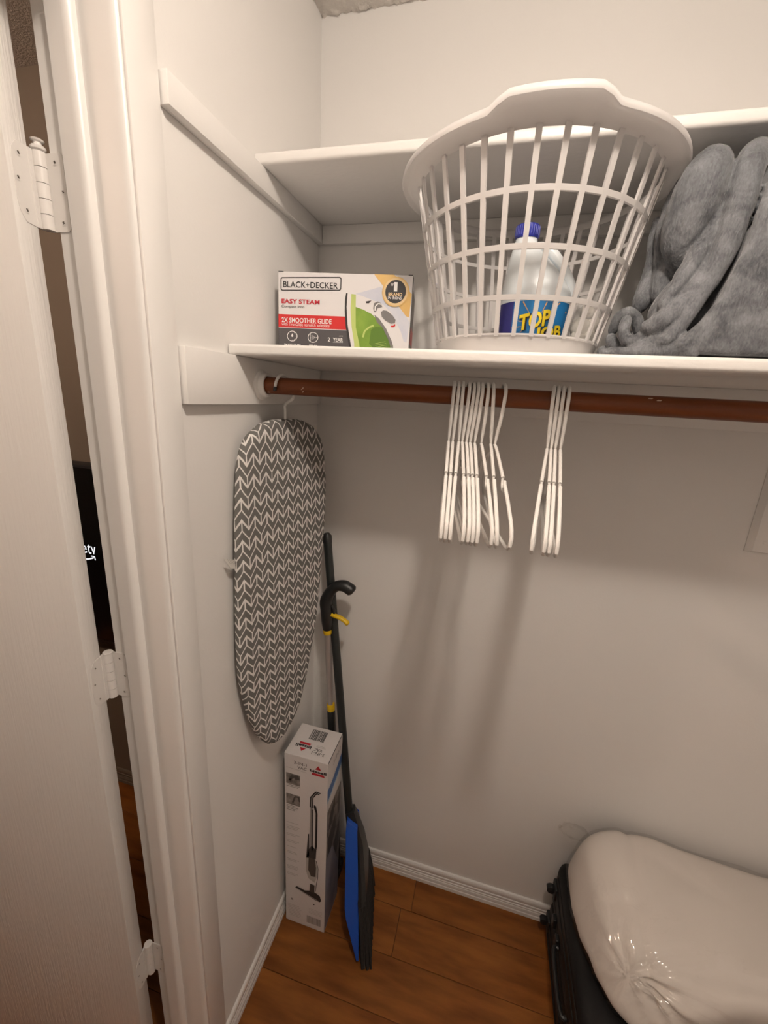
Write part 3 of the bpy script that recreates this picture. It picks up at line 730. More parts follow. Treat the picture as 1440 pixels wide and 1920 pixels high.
FI.poly('print_iron_water', IP([(940, 580), (975, 555), (1030, 560), (1075, 640), (1110, 740), (1125, 800), (985, 800), (960, 720), (930, 690)]), 'carton_darkgreen', ib, 5)
FI.polys('print_iron_lines', [IP(q) for l in range(5) for q in stroke([(975+l*4, 690+l*14), (1060+l*5, 672+l*14)], 2.5)], 'carton_lime', ib, 6)
FI.polys('print_iron_handle', [IP(q) for q in stroke([(878, 640), (890, 590), (925, 560), (960, 545)], 14)], 'carton_lime', ib, 6)
FI.poly('print_iron_shade', IP([(960, 460), (1000, 490), (1060, 570), (1110, 670), (1145, 800), (1125, 800), (1090, 680), (1030, 560), (985, 520)]), 'carton_midgrey', ib, 5)
FI.poly('print_iron_dial', IP([(955, 370), (985, 358), (1010, 372), (1020, 400), (985, 410), (972, 440), (958, 440), (950, 410)]), 'carton_midgrey', ib, 5)
FI.polys('print_iron_dialmark', [IP(q) for q in stroke([(965, 430), (966, 395), (990, 372), (1012, 380)], 9)], 'carton_white_ink', ib, 6)
FI.poly('print_iron_button', IP([(1012, 440), (1030, 425), (1060, 430), (1105, 465), (1130, 500), (1126, 525), (1095, 530), (1050, 505), (1020, 475)]), 'carton_midgrey', ib, 6)
FI.poly('print_iron_lamp', IP([(1092, 545), (1115, 545), (1128, 530), (1130, 548), (1115, 557), (1098, 556)]), 'carton_red', ib, 6)
FI.poly('print_iron_vent', IP([(890, 358), (935, 350), (915, 372), (895, 372)]), 'ink_dark', ib, 6)
FI.poly('print_badge_ring', IP(disc(1118, 285, 104, 40, 114)), 'carton_gold', ib, 7)
FI.poly('print_badge_inner', IP(disc(1118, 285, 95, 40, 105)), 'carton_gold_pale', ib, 8)
FI.poly('print_badge', IP(disc(1118, 284, 79, 40, 88)), 'ink_dark', ib, 9)
itext('#', 1079, 219, 1100, 241, 'carton_white_ink', 10, 0.0); itext('1', 1104, 212, 1130, 282, 'carton_white_ink', 10, 0.03)
itext('BRAND', 1064, 290, 1170, 316, 'carton_gold_pale', 10, 0.025); itext('IN IRONS', 1062, 319, 1166, 341, 'carton_white_ink', 10, 0.01)
FS = Frame(IO+ex*IW, en, eyv)
FS.poly('print_side_edge', rect(0.001, 0.001, 0.018, IH-0.001), 'ink_dark', ib, 1)
FS.poly('print_side_photo', rect(0.018, 0.001, ID-0.001, IH-0.020), 'photo_grey', ib, 1)
FS.poly('print_side_red', rect(0.018, 0.030, ID-0.001, 0.062), 'carton_red', ib, 2)

# ================================================================== GREY PLUSH BLANKET
def blanket():
    m = MB()
    def roll(pts, k=5):
        P = catmull([p[:3] for p in pts], k, False); rr = []
        n = len(pts)
        for i in range(n-1):
            for j in range(k): rr.append(pts[i][3]+(pts[i+1][3]-pts[i][3])*j/k)
        rr.append(pts[-1][3]); m.tube(P, rr, 14)
        for e in (0, -1): m.sphere(P[e], rr[e]*0.98, 2)
    # long hanging roll beside the main drape
    roll([(0.792, -0.235, 1.968, 0.014), (0.774, -0.290, 1.962, 0.018), (0.757, -0.330, 1.928, 0.0190), (0.753, -0.340, 1.890, 0.0180), (0.749, -0.345, 1.860, 0.0170), (0.743, -0.349, 1.825, 0.0155), (0.735, -0.353, 1.795, 0.0130), (0.721, -0.360, 1.762, 0.0115), (0.704, -0.368, 1.726, 0.0100), (0.688, -0.371, 1.708, 0.0090)])
    # broad lobe with its pleats
    roll([(0.740, -0.250, 1.955, 0.020), (0.717, -0.312, 1.938, 0.026), (0.707, -0.322, 1.910, 0.032), (0.702, -0.322, 1.878, 0.032), (0.701, -0.318, 1.848, 0.027), (0.706, -0.312, 1.826, 0.019), (0.713, -0.308, 1.810, 0.012)])
    roll([(0.7245, -0.322, 1.915, 0.0125), (0.7275, -0.327, 1.880, 0.0135), (0.7250, -0.333, 1.848, 0.0140), (0.7150, -0.340, 1.820, 0.0135), (0.703, -0.346, 1.796, 0.0120), (0.693, -0.350, 1.775, 0.0100), (0.685, -0.353, 1.758, 0.0085)])
    roll([(0.728, -0.347, 1.806, 0.0095), (0.716, -0.353, 1.776, 0.0115), (0.701, -0.357, 1.751, 0.0145), (0.688, -0.357, 1.737, 0.0165), (0.677, -0.354, 1.731, 0.0160), (0.669, -0.352, 1.730, 0.010)])
    roll([(0.712, -0.335, 1.800, 0.012), (0.700, -0.335, 1.780, 0.015), (0.690, -0.335, 1.762, 0.016), (0.684, -0.335, 1.745, 0.014)])
    roll([(0.697, -0.280, 1.938, 0.009), (0.691, -0.286, 1.906, 0.015), (0.689, -0.288, 1.876, 0.0185), (0.693, -0.288, 1.840, 0.0175), (0.695, -0.290, 1.810, 0.0165), (0.695, -0.290, 1.786, 0.015)])
    roll([(0.675, -0.268, 1.893, 0.006), (0.675, -0.270, 1.865, 0.0085), (0.679, -0.270, 1.828, 0.0095), (0.678, -0.272, 1.802, 0.0140), (0.673, -0.278, 1.777, 0.0140), (0.669, -0.280, 1.765, 0.009)])
    roll([(0.700, -0.276, 1.944, 0.008), (0.692, -0.270, 1.926, 0.0085), (0.684, -0.268, 1.908, 0.007)])
    roll([(0.636, -0.294, 1.733, 0.007), (0.640, -0.302, 1.750, 0.0090), (0.651, -0.305, 1.756, 0.0098), (0.664, -0.305, 1.748, 0.0090), (0.672, -0.305, 1.730, 0.0090)])
    roll([(0.646, -0.326, 1.743, 0.0085), (0.644, -0.332, 1.725, 0.0095), (0.651, -0.338, 1.712, 0.0098), (0.662, -0.343, 1.714, 0.0092), (0.672, -0.346, 1.727, 0.0085)])
    roll([(0.618, -0.342, 1.6945, 0.0055), (0.634, -0.346, 1.6960, 0.0070), (0.651, -0.354, 1.6950, 0.0065), (0.668, -0.361, 1.696, 0.0070), (0.686, -0.367, 1.7025, 0.0078)])
    roll([(0.633, -0.306, 1.720, 0.0080), (0.638, -0.316, 1.708, 0.0090), (0.648, -0.320, 1.701, 0.009)])
    roll([(0.626, -0.300, 1.700, 0.009), (0.650, -0.300, 1.700, 0.011), (0.680, -0.300, 1.702, 0.013)])
    roll([(0.655, -0.345, 1.700, 0.0065), (0.670, -0.352, 1.7070, 0.0072), (0.684, -0.357, 1.7170, 0.0078)])
    roll([(0.673, -0.364, 1.6950, 0.0065), (0.691, -0.370, 1.6955, 0.0075), (0.710, -0.374, 1.6965, 0.008), (0.731, -0.374, 1.696, 0.007)])
    # the main drape at the right: an upright slab with its left edge hanging in a long curve
    edge = [(0.815, 1.962), (0.780, 1.945), (0.766, 1.915), (0.760, 1.876), (0.756, 1.843), (0.753, 1.813), (0.746, 1.788), (0.734, 1.750), (0.714, 1.718), (0.700, 1.703), (0.712, 1.6915), (0.745, 1.690)]
    roll([(x+0.010, -0.379, z, 0.0098) for x, z in edge[1:-1]], 3)
    poly = edge+[(1.36, 1.690), (1.36, 1.940), (1.20, 1.962), (1.0, 1.968), (0.86, 1.970)]
    m.prism([(x+0.012, -0.389, z) for x, z in poly], (0, 0.285, 0), 0.006, 2)
    m.box((0.716, -0.300, 1.690), (0.86, -0.14, 1.930), 0.02, 3)
    m.box((0.700, -0.335, 1.690), (0.80, -0.16, 1.765), 0.015, 3)
    m.box((0.668, -0.280, 1.690), (0.74, -0.16, 1.745), 0.02, 3)
    me = bpy.data.meshes.new('blanket'); bmesh.ops.recalc_face_normals(m.bm, faces=list(m.bm.faces)); m.bm.to_mesh(me); m.bm.free()
    o = bpy.data.objects.new('tmp', me); COL.objects.link(o)
    rm = o.modifiers.new('r', 'REMESH'); rm.mode = 'VOXEL'; rm.voxel_size = 0.0019
    sm = o.modifiers.new('s', 'SMOOTH'); sm.factor = 0.5; sm.iterations = 1
    dg = bpy.context.evaluated_depsgraph_get(); me2 = bpy.data.meshes.new_from_object(o.evaluated_get(dg), depsgraph=dg); bpy.data.objects.remove(o)
    new = []; nrm = [v.normal.copy() for v in me2.vertices]
    for v in me2.vertices:
        p = v.co.copy()
        w = min(1, max(0, (p.z-1.690)/0.02))
        d = nz(p, 20)*0.0016+nz(p+Vector((5, 5, 5)), 60)*0.0011
        # long soft drape folds on the big panel
        if p.x > 0.76 and p.y < -0.3:
            t = (p.x-0.76)*0.75+(p.z-1.69)*0.42
            d += (math.sin(t*58+nz(p, 9)*2.4))*0.0035*min(1, (p.x-0.76)/0.05)
        q = p+nrm[v.index]*d*w
        q.z = max(q.z, 1.6876)
        if q.y > -0.295: q.z = min(q.z, 1.9975)
        new.append(q)
    for v, q in zip(me2.vertices, new): v.co = q
    o = link_mesh('blanket', me2, 'plush_grey', None, smooth=180)
    tag(o, 'grey plush throw blanket heaped on the lower shelf beside the basket', 'blanket')
blanket()

# ================================================================== IRONING BOARD
L0 = Vector((0.030, -0.420, 0)); dS = Vector((0.055, 0.290, 0)).normalized(); nF = Vector((dS.y, -dS.x, 0))
outline = [(0.058, 1.5360), (0.080, 1.5470), (0.113, 1.5535), (0.155, 1.5555), (0.205, 1.5510), (0.248, 1.5350), (0.276, 1.5070), (0.291, 1.4650), (0.299, 1.404), (0.2992, 1.335), (0.2941, 1.2653), (0.2828, 1.1506),
           (0.2681, 1.0487), (0.243, 0.9499), (0.209, 0.8480), (0.170, 0.7930), (0.132, 0.7700), (0.096, 0.7720), (0.0640, 0.800), (0.030, 0.868), (0.0065, 0.9580), (-0.0050, 1.0313), (-0.0055, 1.1191), (-0.0013, 1.236),
           (0.0039, 1.3451), (0.0100, 1.4300), (0.0180, 1.4850), (0.0340, 1.5180)]
def board():
    O = catmull([(s, z, 0) for s, z in outline], 4); n = len(O); nor = []
    for i in range(n):
        t = (O[(i+1) % n]-O[i-1]).normalized(); nor.append(Vector((-t.y, t.x, 0)))
    # clockwise outline: make the normal point outwards
    if nor[0].dot(O[0]-Vector((0.15, 1.2, 0))) < 0: nor = [-q for q in nor]
    bm = bmesh.new(); uvl = bm.loops.layers.uv.new('UVMap'); prof = [(0.030, 0.0, 0), (0.012, -0.0002, 0), (0.006, -0.0014, 0), (0.0020, -0.0048, 0.002), (0.0, -0.0095, 0.007), (0.0, -0.0185, 0.016), (0.004, -0.0215, 0.020), (0.03, -0.0215, 0.046)]
    rings = []; uvs = {}
    cen = Vector((0.14, 1.2, 0))
    def W(s, z, d): return L0+dS*s+nF*d+Vector((0, 0, z))
    for inset, d, wr in prof:
        ring = []
        for i in range(n):
            q = O[i]-nor[i]*inset
            lump = 0.0008*nz((q.x*30, q.y*30, 0))
            v = bm.verts.new(W(q.x, q.y, d+lump)); ring.append(v)
            e = O[i]-nor[i]*min(inset, 0.03) if wr == 0 else O[i]+nor[i]*wr
            uvs[v] = (e.x, e.y)
        rings.append(ring)
    for A, B in zip(rings[:-1], rings[1:]):
        for i in range(n): bm.faces.new((A[i], A[(i+1) % n], B[(i+1) % n], B[i]))
    bm.faces.new(rings[0]); bm.faces.new(list(reversed(rings[-1])))
    bmesh.ops.recalc_face_normals(bm, faces=list(bm.faces))
    for f in bm.faces:
        for l in f.loops: l[uvl].uv = uvs[l.vert]
    return bm
ibd = thing('ironing_board', W0 if False else (L0+dS*0.15+Vector((0, 0, 0.77))), 'ironing board with grey and white chevron cover hanging from the rod', 'ironing board')
mb = MB(); mb.bm = board(); obj('cover', mb, 'chevron_cloth', ibd, smooth=50)
hb = L0+dS*0.150+nF*(-0.011)
hx = hb.x
hp = [(hx, hb.y, 1.545), (hx, hb.y+0.001, 1.568), (hx+0.001, hb.y, 1.585), (0.0760, RY+0.0150, 1.598), (0.0740, RY+0.0195, 1.612), (0.0700, RY+0.0190, 1.627), (0.0660, RY+0.0110, 1.6375), (0.0625, RY, 1.6410), (0.0600, RY-0.0110, 1.6375), (0.0580, RY-0.0185, 1.628), (0.0565, RY-0.0205, 1.618)]
hp2 = catmull(hp, 4, False)
hk = obj('hook', MB().tube(hp2, 0.0029, 10), 'hook_white', ibd, smooth=60)
obj('rubber_tip', MB().tube([(0.0567, RY-0.0204, 1.6185), (0.0556, RY-0.0208, 1.6105)], [0.0034, 0.0032], 10), 'ink_black', hk)
tg = L0+dS*(-0.0045)+nF*(-0.012)
tgm = MB().prism([tg+Vector((0, 0, 1.291)), tg+dS*(-0.026)+Vector((0, 0, 1.302)), tg+dS*(-0.012)+Vector((0, 0, 1.278)), tg+dS*0.001+Vector((0, 0, 1.272))], nF*0.0006)
ct = obj('care_tag', tgm, 'tag_fabric', ibd, smooth=0)
m = MB()
for i in range(4):
    a = tg+nF*0.0009+dS*(-0.019+i*0.0045)+Vector((0, 0, 1.2985-i*0.0022)); b = a+dS*0.007+Vector((0, 0, -0.012))
    m.poly([a, a+Vector((0, 0, 0.001)), b+Vector((0, 0, 0.001)), b])
obj('care_print', m, 'ink_grey', ct, smooth=0)['kind'] = 'stuff'

# ================================================================== VACUUM CLEANER CARTON
VX, VY, VW, VD, VH = 0.0195, -0.2370, 0.1295, 0.1130, 0.6520
vb = thing('vacuum_carton', (VX+VW/2, VY+VD/2, 0), 'tall white carton of a stick vacuum standing on the floor', 'box')
obj('carton', MB().box((VX, VY, 0), (VX+VW, VY+VD, VH), 0.0008, 1), 'card_white', vb, smooth=0)
F = Frame((VX, VY, 0), (1, 0, 0), (0, 0, 1)); T = Frame((VX, VY, VH), (1, 0, 0), (0, 1, 0)); S = Frame((VX+VW, VY, 0), (0, 1, 0), (0, 0, 1))
# front
text(F, '3-IN-1', 0.029, 0.6230, 0.067, 0.6330, 'photo_dark', vb, 2, 0.0); text(F, 'VAC', 0.0395, 0.6095, 0.0675, 0.6195, 'photo_dark', vb, 2, 0.0)
F.polys('print_rule', stroke([(0.006, 0.6055), (0.0675, 0.6030)], 0.0012), 'ink_faint', vb, 2)
F.poly('print_logo_triangle', [(0.0925, 0.6235), (0.1105, 0.6235), (0.1013, 0.6372)], 'ink_red', vb, 2)
F.poly('print_logo_bar', [(0.0845, 0.6105), (0.1175, 0.6105), (0.1215, 0.6030), (0.0815, 0.6030)], 'ink_red', vb, 2)
text(F, 'bissell', 0.0770, 0.6125, 0.1255, 0.6215, 'ink_black', vb, 3, 0.03)
for b1 in (0.5859, 0.5126):
    F.poly('print_photo', rect(0.005, b1-0.038, 0.0475, b1), 'photo_grey', vb, 1)
F.polys('print_photo_shape', [[(0.020, 0.580), (0.042, 0.584), (0.046, 0.572), (0.034, 0.566), (0.030, 0.574), (0.016, 0.560), (0.012, 0.562)], [(0.014, 0.560), (0.020, 0.556), (0.022, 0.566), (0.016, 0.567)]], 'photo_dark', vb, 2)
F.polys('print_photo_shape', [[(0.022, 0.482), (0.028, 0.484), (0.034, 0.504), (0.042, 0.506), (0.044, 0.494), (0.047, 0.490), (0.046, 0.508), (0.034, 0.510), (0.028, 0.502)]], 'photo_dark', vb, 2)
rows = []
for b, w in [(0.5435, 0.042), (0.5385, 0.036), (0.469, 0.030), (0.4635, 0.036), (0.458, 0.032), (0.4525, 0.026)]: rows.append(rect(0.006, b, 0.006+w, b+0.0022))
F.polys('print_caption', rows, 'ink_grey', vb, 1)
rows = []
for b0, n in [(0.405, 1), (0.392, 3), (0.362, 2), (0.336, 2), (0.312, 1), (0.292, 2), (0.262, 2), (0.235, 3), (0.205, 2)]:
    for i in range(n): rows.append(rect(0.005, b0-i*0.0055, 0.005+0.030+0.012*random.random(), b0-i*0.0055+0.0018))
F.polys('print_caption', rows, 'ink_faint', vb, 1)
rows = [rect(0.006+0.001*i, 0.072-i*0.0065, 0.045+0.012*random.random(), 0.0735-i*0.0065) for i in range(8)]+[rect(0.078, 0.083-i*0.006, 0.122, 0.0842-i*0.006) for i in range(4)]
F.polys('print_caption', rows, 'ink_faint', vb, 1)
F.poly('print_mark', rect(0.018, 0.094, 0.025, 0.102), 'ink_grey', vb, 1); F.poly('print_mark', disc(0.0943, 0.1072, 0.0026, 12), 'ink_black', vb, 1)
def barcode(fr, a0, b0, a1, b1, parent, mat='ink_black', seed=3):
    rd = random.Random(seed); x = a0; bars = []
    while x < a1:
        w = rd.choice([0.0007, 0.0007, 0.0014, 0.0021])
        if x+w > a1: break
        bars.append(rect(x, b0, x+w, b1)); x += w+rd.choice([0.0007, 0.0007, 0.0012, 0.002])
    fr.polys('print_barcode', bars, mat, parent, 2)
barcode(F, 0.0715, 0.0205, 0.1205, 0.051, vb, 'ink_grey')
# printed picture of the stick vacuum
F.polys('print_vac_handle', stroke([(0.1095, 0.5455), (0.0965, 0.5480), (0.0805, 0.5220), (0.0795, 0.486)], 0.0038)+stroke([(0.1065, 0.5400), (0.0985, 0.5420), (0.0865, 0.5215), (0.0862, 0.486)], 0.0032), 'ink_black', vb, 3)
F.polys('print_vac_grip', stroke([(0.0975, 0.545), (0.0835, 0.5215), (0.0830, 0.486)], 0.0030), 'ink_faint', vb, 2)
F.polys('print_vac_tube', [[(0.0795, 0.490), (0.0870, 0.490), (0.0840, 0.330), (0.0775, 0.330)]], 'ink_grey', vb, 2)
F.polys('print_vac_cord', [[(0.0905, 0.4985), (0.0965, 0.496), (0.1020, 0.470), (0.1022, 0.350), (0.0990, 0.325), (0.0955, 0.340), (0.0960, 0.470), (0.0900, 0.490)], [(0.0835, 0.480), (0.0875, 0.480), (0.0885, 0.330), (0.0845, 0.320)]], 'ink_black', vb, 3)
F.poly('print_vac_cord_light', [(0.0890, 0.480), (0.0950, 0.475), (0.0955, 0.360), (0.0895, 0.340)], 'card_white', vb, 3)
F.polys('print_vac_body', [[(0.0735, 0.385), (0.0765, 0.385), (0.0775, 0.300), (0.0680, 0.290)], [(0.0680, 0.290), (0.0985, 0.296), (0.1000, 0.330), (0.0860, 0.345), (0.0775, 0.330)]], 'ink_dark', vb, 3)
F.poly('print_vac_cup', [(0.0680, 0.290), (0.0985, 0.294), (0.1030, 0.270), (0.1025, 0.225), (0.0960, 0.200), (0.0760, 0.210), (0.0670, 0.240)], 'ink_faint', vb, 3)
F.poly('print_vac_filter', [(0.0760, 0.295), (0.0960, 0.295), (0.1000, 0.262), (0.0985, 0.225), (0.0840, 0.222), (0.0750, 0.245)], 'photo_dark', vb, 4)
F.polys('print_vac_trim', stroke([(0.1005, 0.290), (0.1062, 0.262), (0.1055, 0.225), (0.0985, 0.165)], 0.0018), 'ink_dark', vb, 4)
F.polys('print_vac_neck', [[(0.0815, 0.190), (0.0962, 0.190), (0.0955, 0.155), (0.0800, 0.158)]], 'photo_dark', vb, 4)
F.polys('print_vac_foot', [[(0.0320, 0.1520), (0.0380, 0.1600), (0.0640, 0.1540), (0.0800, 0.1600), (0.0960, 0.1600), (0.1045, 0.1570), (0.1135, 0.1520), (0.1185, 0.1330), (0.1130, 0.1265), (0.0980, 0.1290)]], 'ink_dark', vb, 3)
F.polys('print_vac_foot_line', stroke([(0.0360, 0.1525), (0.1100, 0.1300)], 0.0022), 'ink_faint', vb, 5)
# top (printing turned the other way round)
barcode(T, 0.043, 0.063, 0.0915, 0.1005, vb)
T.poly('print_logo_bar', [(0.0240, 0.0490), (0.0590, 0.0490), (0.0568, 0.0418), (0.0275, 0.0418)], 'ink_red', vb, 2)
T.poly('print_logo_triangle', [(0.0330, 0.0295), (0.0510, 0.0295), (0.0420, 0.0175)], 'ink_red', vb, 2)
TT = Frame((VX+VW, VY+VD, VH), (-1, 0, 0), (0, -1, 0))
def tt(s, a0, b0, a1, b1, mat, bold=0.0): text(TT, s, VW-a1, VD-b1, VW-a0, VD-b0, mat, vb, 3, bold)
tt('bissell', 0.0180, 0.0300, 0.0640, 0.0400, 'ink_black', 0.03); tt('VAC', 0.0725, 0.0295, 0.0985, 0.0390, 'ink_dark'); tt('3-IN-1', 0.0715, 0.0180, 0.1090, 0.0270, 'ink_dark')
T.polys('print_caption', [rect(0.076, 0.0435, 0.104, 0.0450), rect(0.076, 0.0475, 0.098, 0.0490)], 'ink_faint', vb, 1)
# right-hand side
S.poly('print_band', [(0.001, 0.560), (0.030, 0.560), (0.075, 0.575), (0.112, 0.590), (0.112, 0.555), (0.075, 0.540), (0.030, 0.526), (0.001, 0.520)], 'ink_blue', vb, 2)
S.poly('print_band_light', [(0.001, 0.520), (0.030, 0.526), (0.075, 0.540), (0.112, 0.555), (0.112, 0.546), (0.075, 0.531), (0.030, 0.517), (0.001, 0.511)], 'ink_paleblue', vb, 2)
S.polys('print_side_shape', [[(0.020, 0.440), (0.060, 0.475), (0.066, 0.440), (0.040, 0.400), (0.018, 0.395)], [(0.015, 0.370), (0.070, 0.400), (0.075, 0.340), (0.040, 0.300), (0.012, 0.300)], [(0.060, 0.290), (0.105, 0.330), (0.108, 0.240), (0.080, 0.220)], [(0.085, 0.440), (0.104, 0.460), (0.106, 0.380), (0.090, 0.360)]], 'photo_dark', vb, 2)
S.polys('print_side_picture', [rect(0.002, 0.150, 0.111, 0.480)], 'photo_grey', vb, 1)
S.polys('print_side_wedge', [[(0.002, 0.006), (0.111, 0.006), (0.111, 0.150), (0.050, 0.300), (0.002, 0.300)]], 'ink_lilac', vb, 2)
text(S, '3-IN-1', 0.040, 0.610, 0.095, 0.625, 'ink_grey', vb, 2)
m = MB().box((VX+VW-0.0006, VY+0.002, VH-0.0022), (VX+VW+0.0003, VY+VD-0.001, VH+0.0006))
obj('lid_gap', m, 'ink_black', vb, smooth=0)

# ================================================================== SPRAY MOP (behind the carton)
mop = thing('spray_mop', (0.128, -0.080, 0.0), 'silver mop pole with black pistol handle and yellow trigger in the corner', 'mop')
MT, MBt = Vector((0.0800, -0.0900, 0.9610)), Vector((0.0970, -0.0900, 0.7000)); md = (MT-MBt).normalized()
def mp_(t): return MBt+md*t
obj('tube', MB().tube([mp_(-0.005), mp_(0.262)], 0.0098, 16), 'silver_tube', mop)
for t0, t1 in ((-0.008, 0.016), (0.250, 0.268)):
    obj('collar', MB().tube([mp_(t0), mp_(t0+0.002), mp_(t1-0.002), mp_(t1)], [0.0115, 0.0122, 0.0122, 0.0115], 18), 'yellow_plastic', mop)
obj('clip', MB().box(mp_(0.012)+Vector((0.007, -0.006, 0)), mp_(0.024)+Vector((0.012, 0.002, 0)), 0.001, 1), 'yellow_plastic', mop)
low = [mp_(-0.006), mp_(-0.03), Vector((0.108, -0.086, 0.50)), Vector((0.122, -0.078, 0.20)), Vector((0.128, -0.072, 0.045))]
obj('black_tube', MB().tube(low, [0.0122, 0.0125, 0.0120, 0.0120, 0.0120], 14), 'black_plastic', mop)
obj('mop_head', MB().box((0.070, -0.110, 0.0), (0.140, -0.035, 0.040), 0.008, 2), 'black_plastic', mop)
hpts = [mp_(0.264), mp_(0.290), mp_(0.325), Vector((0.0735, -0.090, 1.050)), Vector((0.0840, -0.088, 1.078)), Vector((0.1020, -0.086, 1.099)), Vector((0.1230, -0.085, 1.104)), Vector((0.1400, -0.085, 1.098)), Vector((0.1520, -0.085, 1.090))]
hP = catmull(hpts, 4, False); nH = len(hP)
hr_ = [0.0125+0.0045*math.sin(min(1, i/8)*PI/2) if i < 14 else 0.0165 - 0.0025*max(0, 1-abs(i-19)/6) for i in range(nH)]; hr_[-1] = 0.0090; hr_[-2] = 0.0135
hd = obj('handle', MB().tube(hP, hr_, 16), 'black_plastic', mop, smooth=60)
obj('trigger', MB().tube(catmull([(0.088, -0.090, 1.0130), (0.102, -0.091, 1.0110), (0.118, -0.092, 1.0085), (0.133, -0.092, 1.0010), (0.143, -0.092, 0.9930)], 3, False), [0.0075]*3+[0.0080]*7+[0.0090]*2+[0.0060], 12, squash=((0, 0, 1), 0.75)), 'yellow_plastic', hd, smooth=60)
obj('trigger_guard', MB().tube([(0.090, -0.089, 1.040), (0.097, -0.089, 1.028), (0.0985, -0.089, 1.016), (0.090, -0.089, 0.999)], [0.004, 0.0045, 0.004, 0.003], 10), 'black_plastic', hd)

# ================================================================== BROOM AND CLIP-ON DUSTPAN
BO = Vector((0.240, -0.178, 0.0)); BT = Vector((0.0540, -0.0480, 1.2500)); U = (BT-BO).normalized()
Wv = Vector((0.247, -0.969, 0)); Wv = (Wv-U*Wv.dot(U)).normalized(); Nv = Wv.cross(U).normalized()
if Nv.x < 0: Nv = -Nv
def B_(w, n, u): return BO+Wv*w+Nv*n+U*u
br = thing('broom', BO, 'black poled upright broom with grey bristles leaning in the corner', 'broom')
obj('pole', MB().tube([B_(0, 0, 0.20), B_(0, 0, 1.235)], 0.0118, 16), 'pole_black', br)
obj('pole_cap', MB().tube([B_(0, 0, 1.23), B_(0, 0, 1.25), B_(0, 0, 1.258)], [0.013, 0.013, 0.007], 14), 'black_plastic', br)
hd_ = MB()
hd_.loft([[B_(w*sx, n*sy+c_, u) for sx, sy in [(-1, -1), (0, -1.2), (1, -1), (1.1, 0), (1, 1), (0, 1.2), (-1, 1), (-1.1, 0)]] for w, n, u, c_ in [(0.016, 0.013, 0.40, 0.004), (0.020, 0.013, 0.36, 0.014), (0.030, 0.011, 0.30, 0.028), (0.062, 0.011, 0.21, 0.031), (0.088, 0.011, 0.165, 0.031)]])
obj('head', hd_, 'black_plastic', br, smooth=40)
rd = random.Random(5)
brm = MB()
for i in range(34):
    for j in range(6):
        f = i/33*2-1; g_ = j/5*2-1
        b0 = B_(f*0.084, g_*0.009+0.031, 0.172); e = B_(f*0.116+rd.uniform(-0.002, 0.002), g_*0.013+0.034+rd.uniform(-0.002, 0.002), 0.0)
        e.z = rd.uniform(0.001, 0.006)
        brm.tube([b0, (b0+e)/2+Nv*0.002, e], [0.0036, 0.0048, 0.0032], 5)
bo = obj('bristle_tuft', brm, 'bristle_grey', br); bo['kind'] = 'stuff'
dp = thing('dustpan', B_(0, 0.0, 0), 'blue plastic dustpan clipped onto the broom beside the vacuum carton', 'dustpan')
# side wall outline in (n, u): deep at the top, running out at the lip
side = [(0.026, 0.362), (-0.004, 0.388), (-0.009, 0.355), (-0.0125, 0.290), (-0.0220, 0.150), (-0.0205, 0.122), (0.005, 0.008), (0.012, 0.008), (0.018, 0.13)]
def wid(u): return 0.030+0.084*(1-min(1, u/0.385))
for s in (-1, 1):
    sm_ = MB(); a = [B_(s*wid(u), n, u) for n, u in side]
    sm_.prism(a, Wv*(-s*0.0025), 0.0006, 1); obj('side_wall', sm_, 'blue_plastic', dp)
bm_ = MB(); bw = [(n, u) for n, u in side[1:7]]
for (n0, u0), (n1, u1) in zip(bw[:-1], bw[1:]):
    bm_.poly([B_(-wid(u0), n0, u0), B_(wid(u0), n0, u0), B_(wid(u1), n1, u1), B_(-wid(u1), n1, u1)])
    bm_.poly([B_(wid(u0), n0+0.0025, u0), B_(-wid(u0), n0+0.0025, u0), B_(-wid(u1), n1+0.0025, u1), B_(wid(u1), n1+0.0025, u1)])
obj('pan', bm_, 'blue_plastic', dp, smooth=50)
tp_ = MB()
for i in range(12):
    t0, t1 = -1+i/6, -1+(i+1)/6
    def top(t, n): return B_(t*wid(0.37), n, 0.383-(n+0.003)*0.9+0.010*(1-t*t))
    tp_.poly([top(t0, -0.003), top(t1, -0.003), top(t1, 0.026), top(t0, 0.026)])
    tp_.poly([top(t0, -0.003)-U*0.003, top(t0, 0.026)-U*0.003, top(t1, 0.026)-U*0.003, top(t1, -0.003)-U*0.003])
obj('back_wall', tp_, 'blue_plastic', dp, smooth=50)
LB = B_(-0.110, 0.004, 0.004)
obj('lip', MB().box((0, 0, 0), (1, 1, 1), M=Matrix(((Wv.x*0.220, Nv.x*0.007, U.x*0.006, LB.x), (Wv.y*0.220, Nv.y*0.007, U.y*0.006, LB.y), (Wv.z*0.220, Nv.z*0.007, U.z*0.006, LB.z), (0, 0, 0, 1)))), 'ink_black', dp)

# crumpled clear wrapping behind the carton
wm = MB(); gx, gz = 14, 22; gv = []
for i in range(gx+1):
    row = []
    for j in range(gz+1):
        x = 0.028+0.060*i/gx*(0.6+0.4*math.sin(j*0.9)); z = 0.52+0.26*j/gz
        row.append(wm.bm.verts.new((x+0.008*nz((x*30, z*30, 1)), -0.038+0.018*nz((x*25, z*25, 4))+0.008*nz((x*70, z*70, 2)), z+0.015*nz((x*40, 3, 1)))))
    gv.append(row)
for i in range(gx):
    for j in range(gz): wm.bm.faces.new((gv[i][j], gv[i+1][j], gv[i+1][j+1], gv[i][j+1]))
tag(obj('plastic_wrap', wm, 'wrap_film', None, smooth=30), 'crumpled clear plastic wrap in the corner behind the vacuum carton', 'plastic wrap')

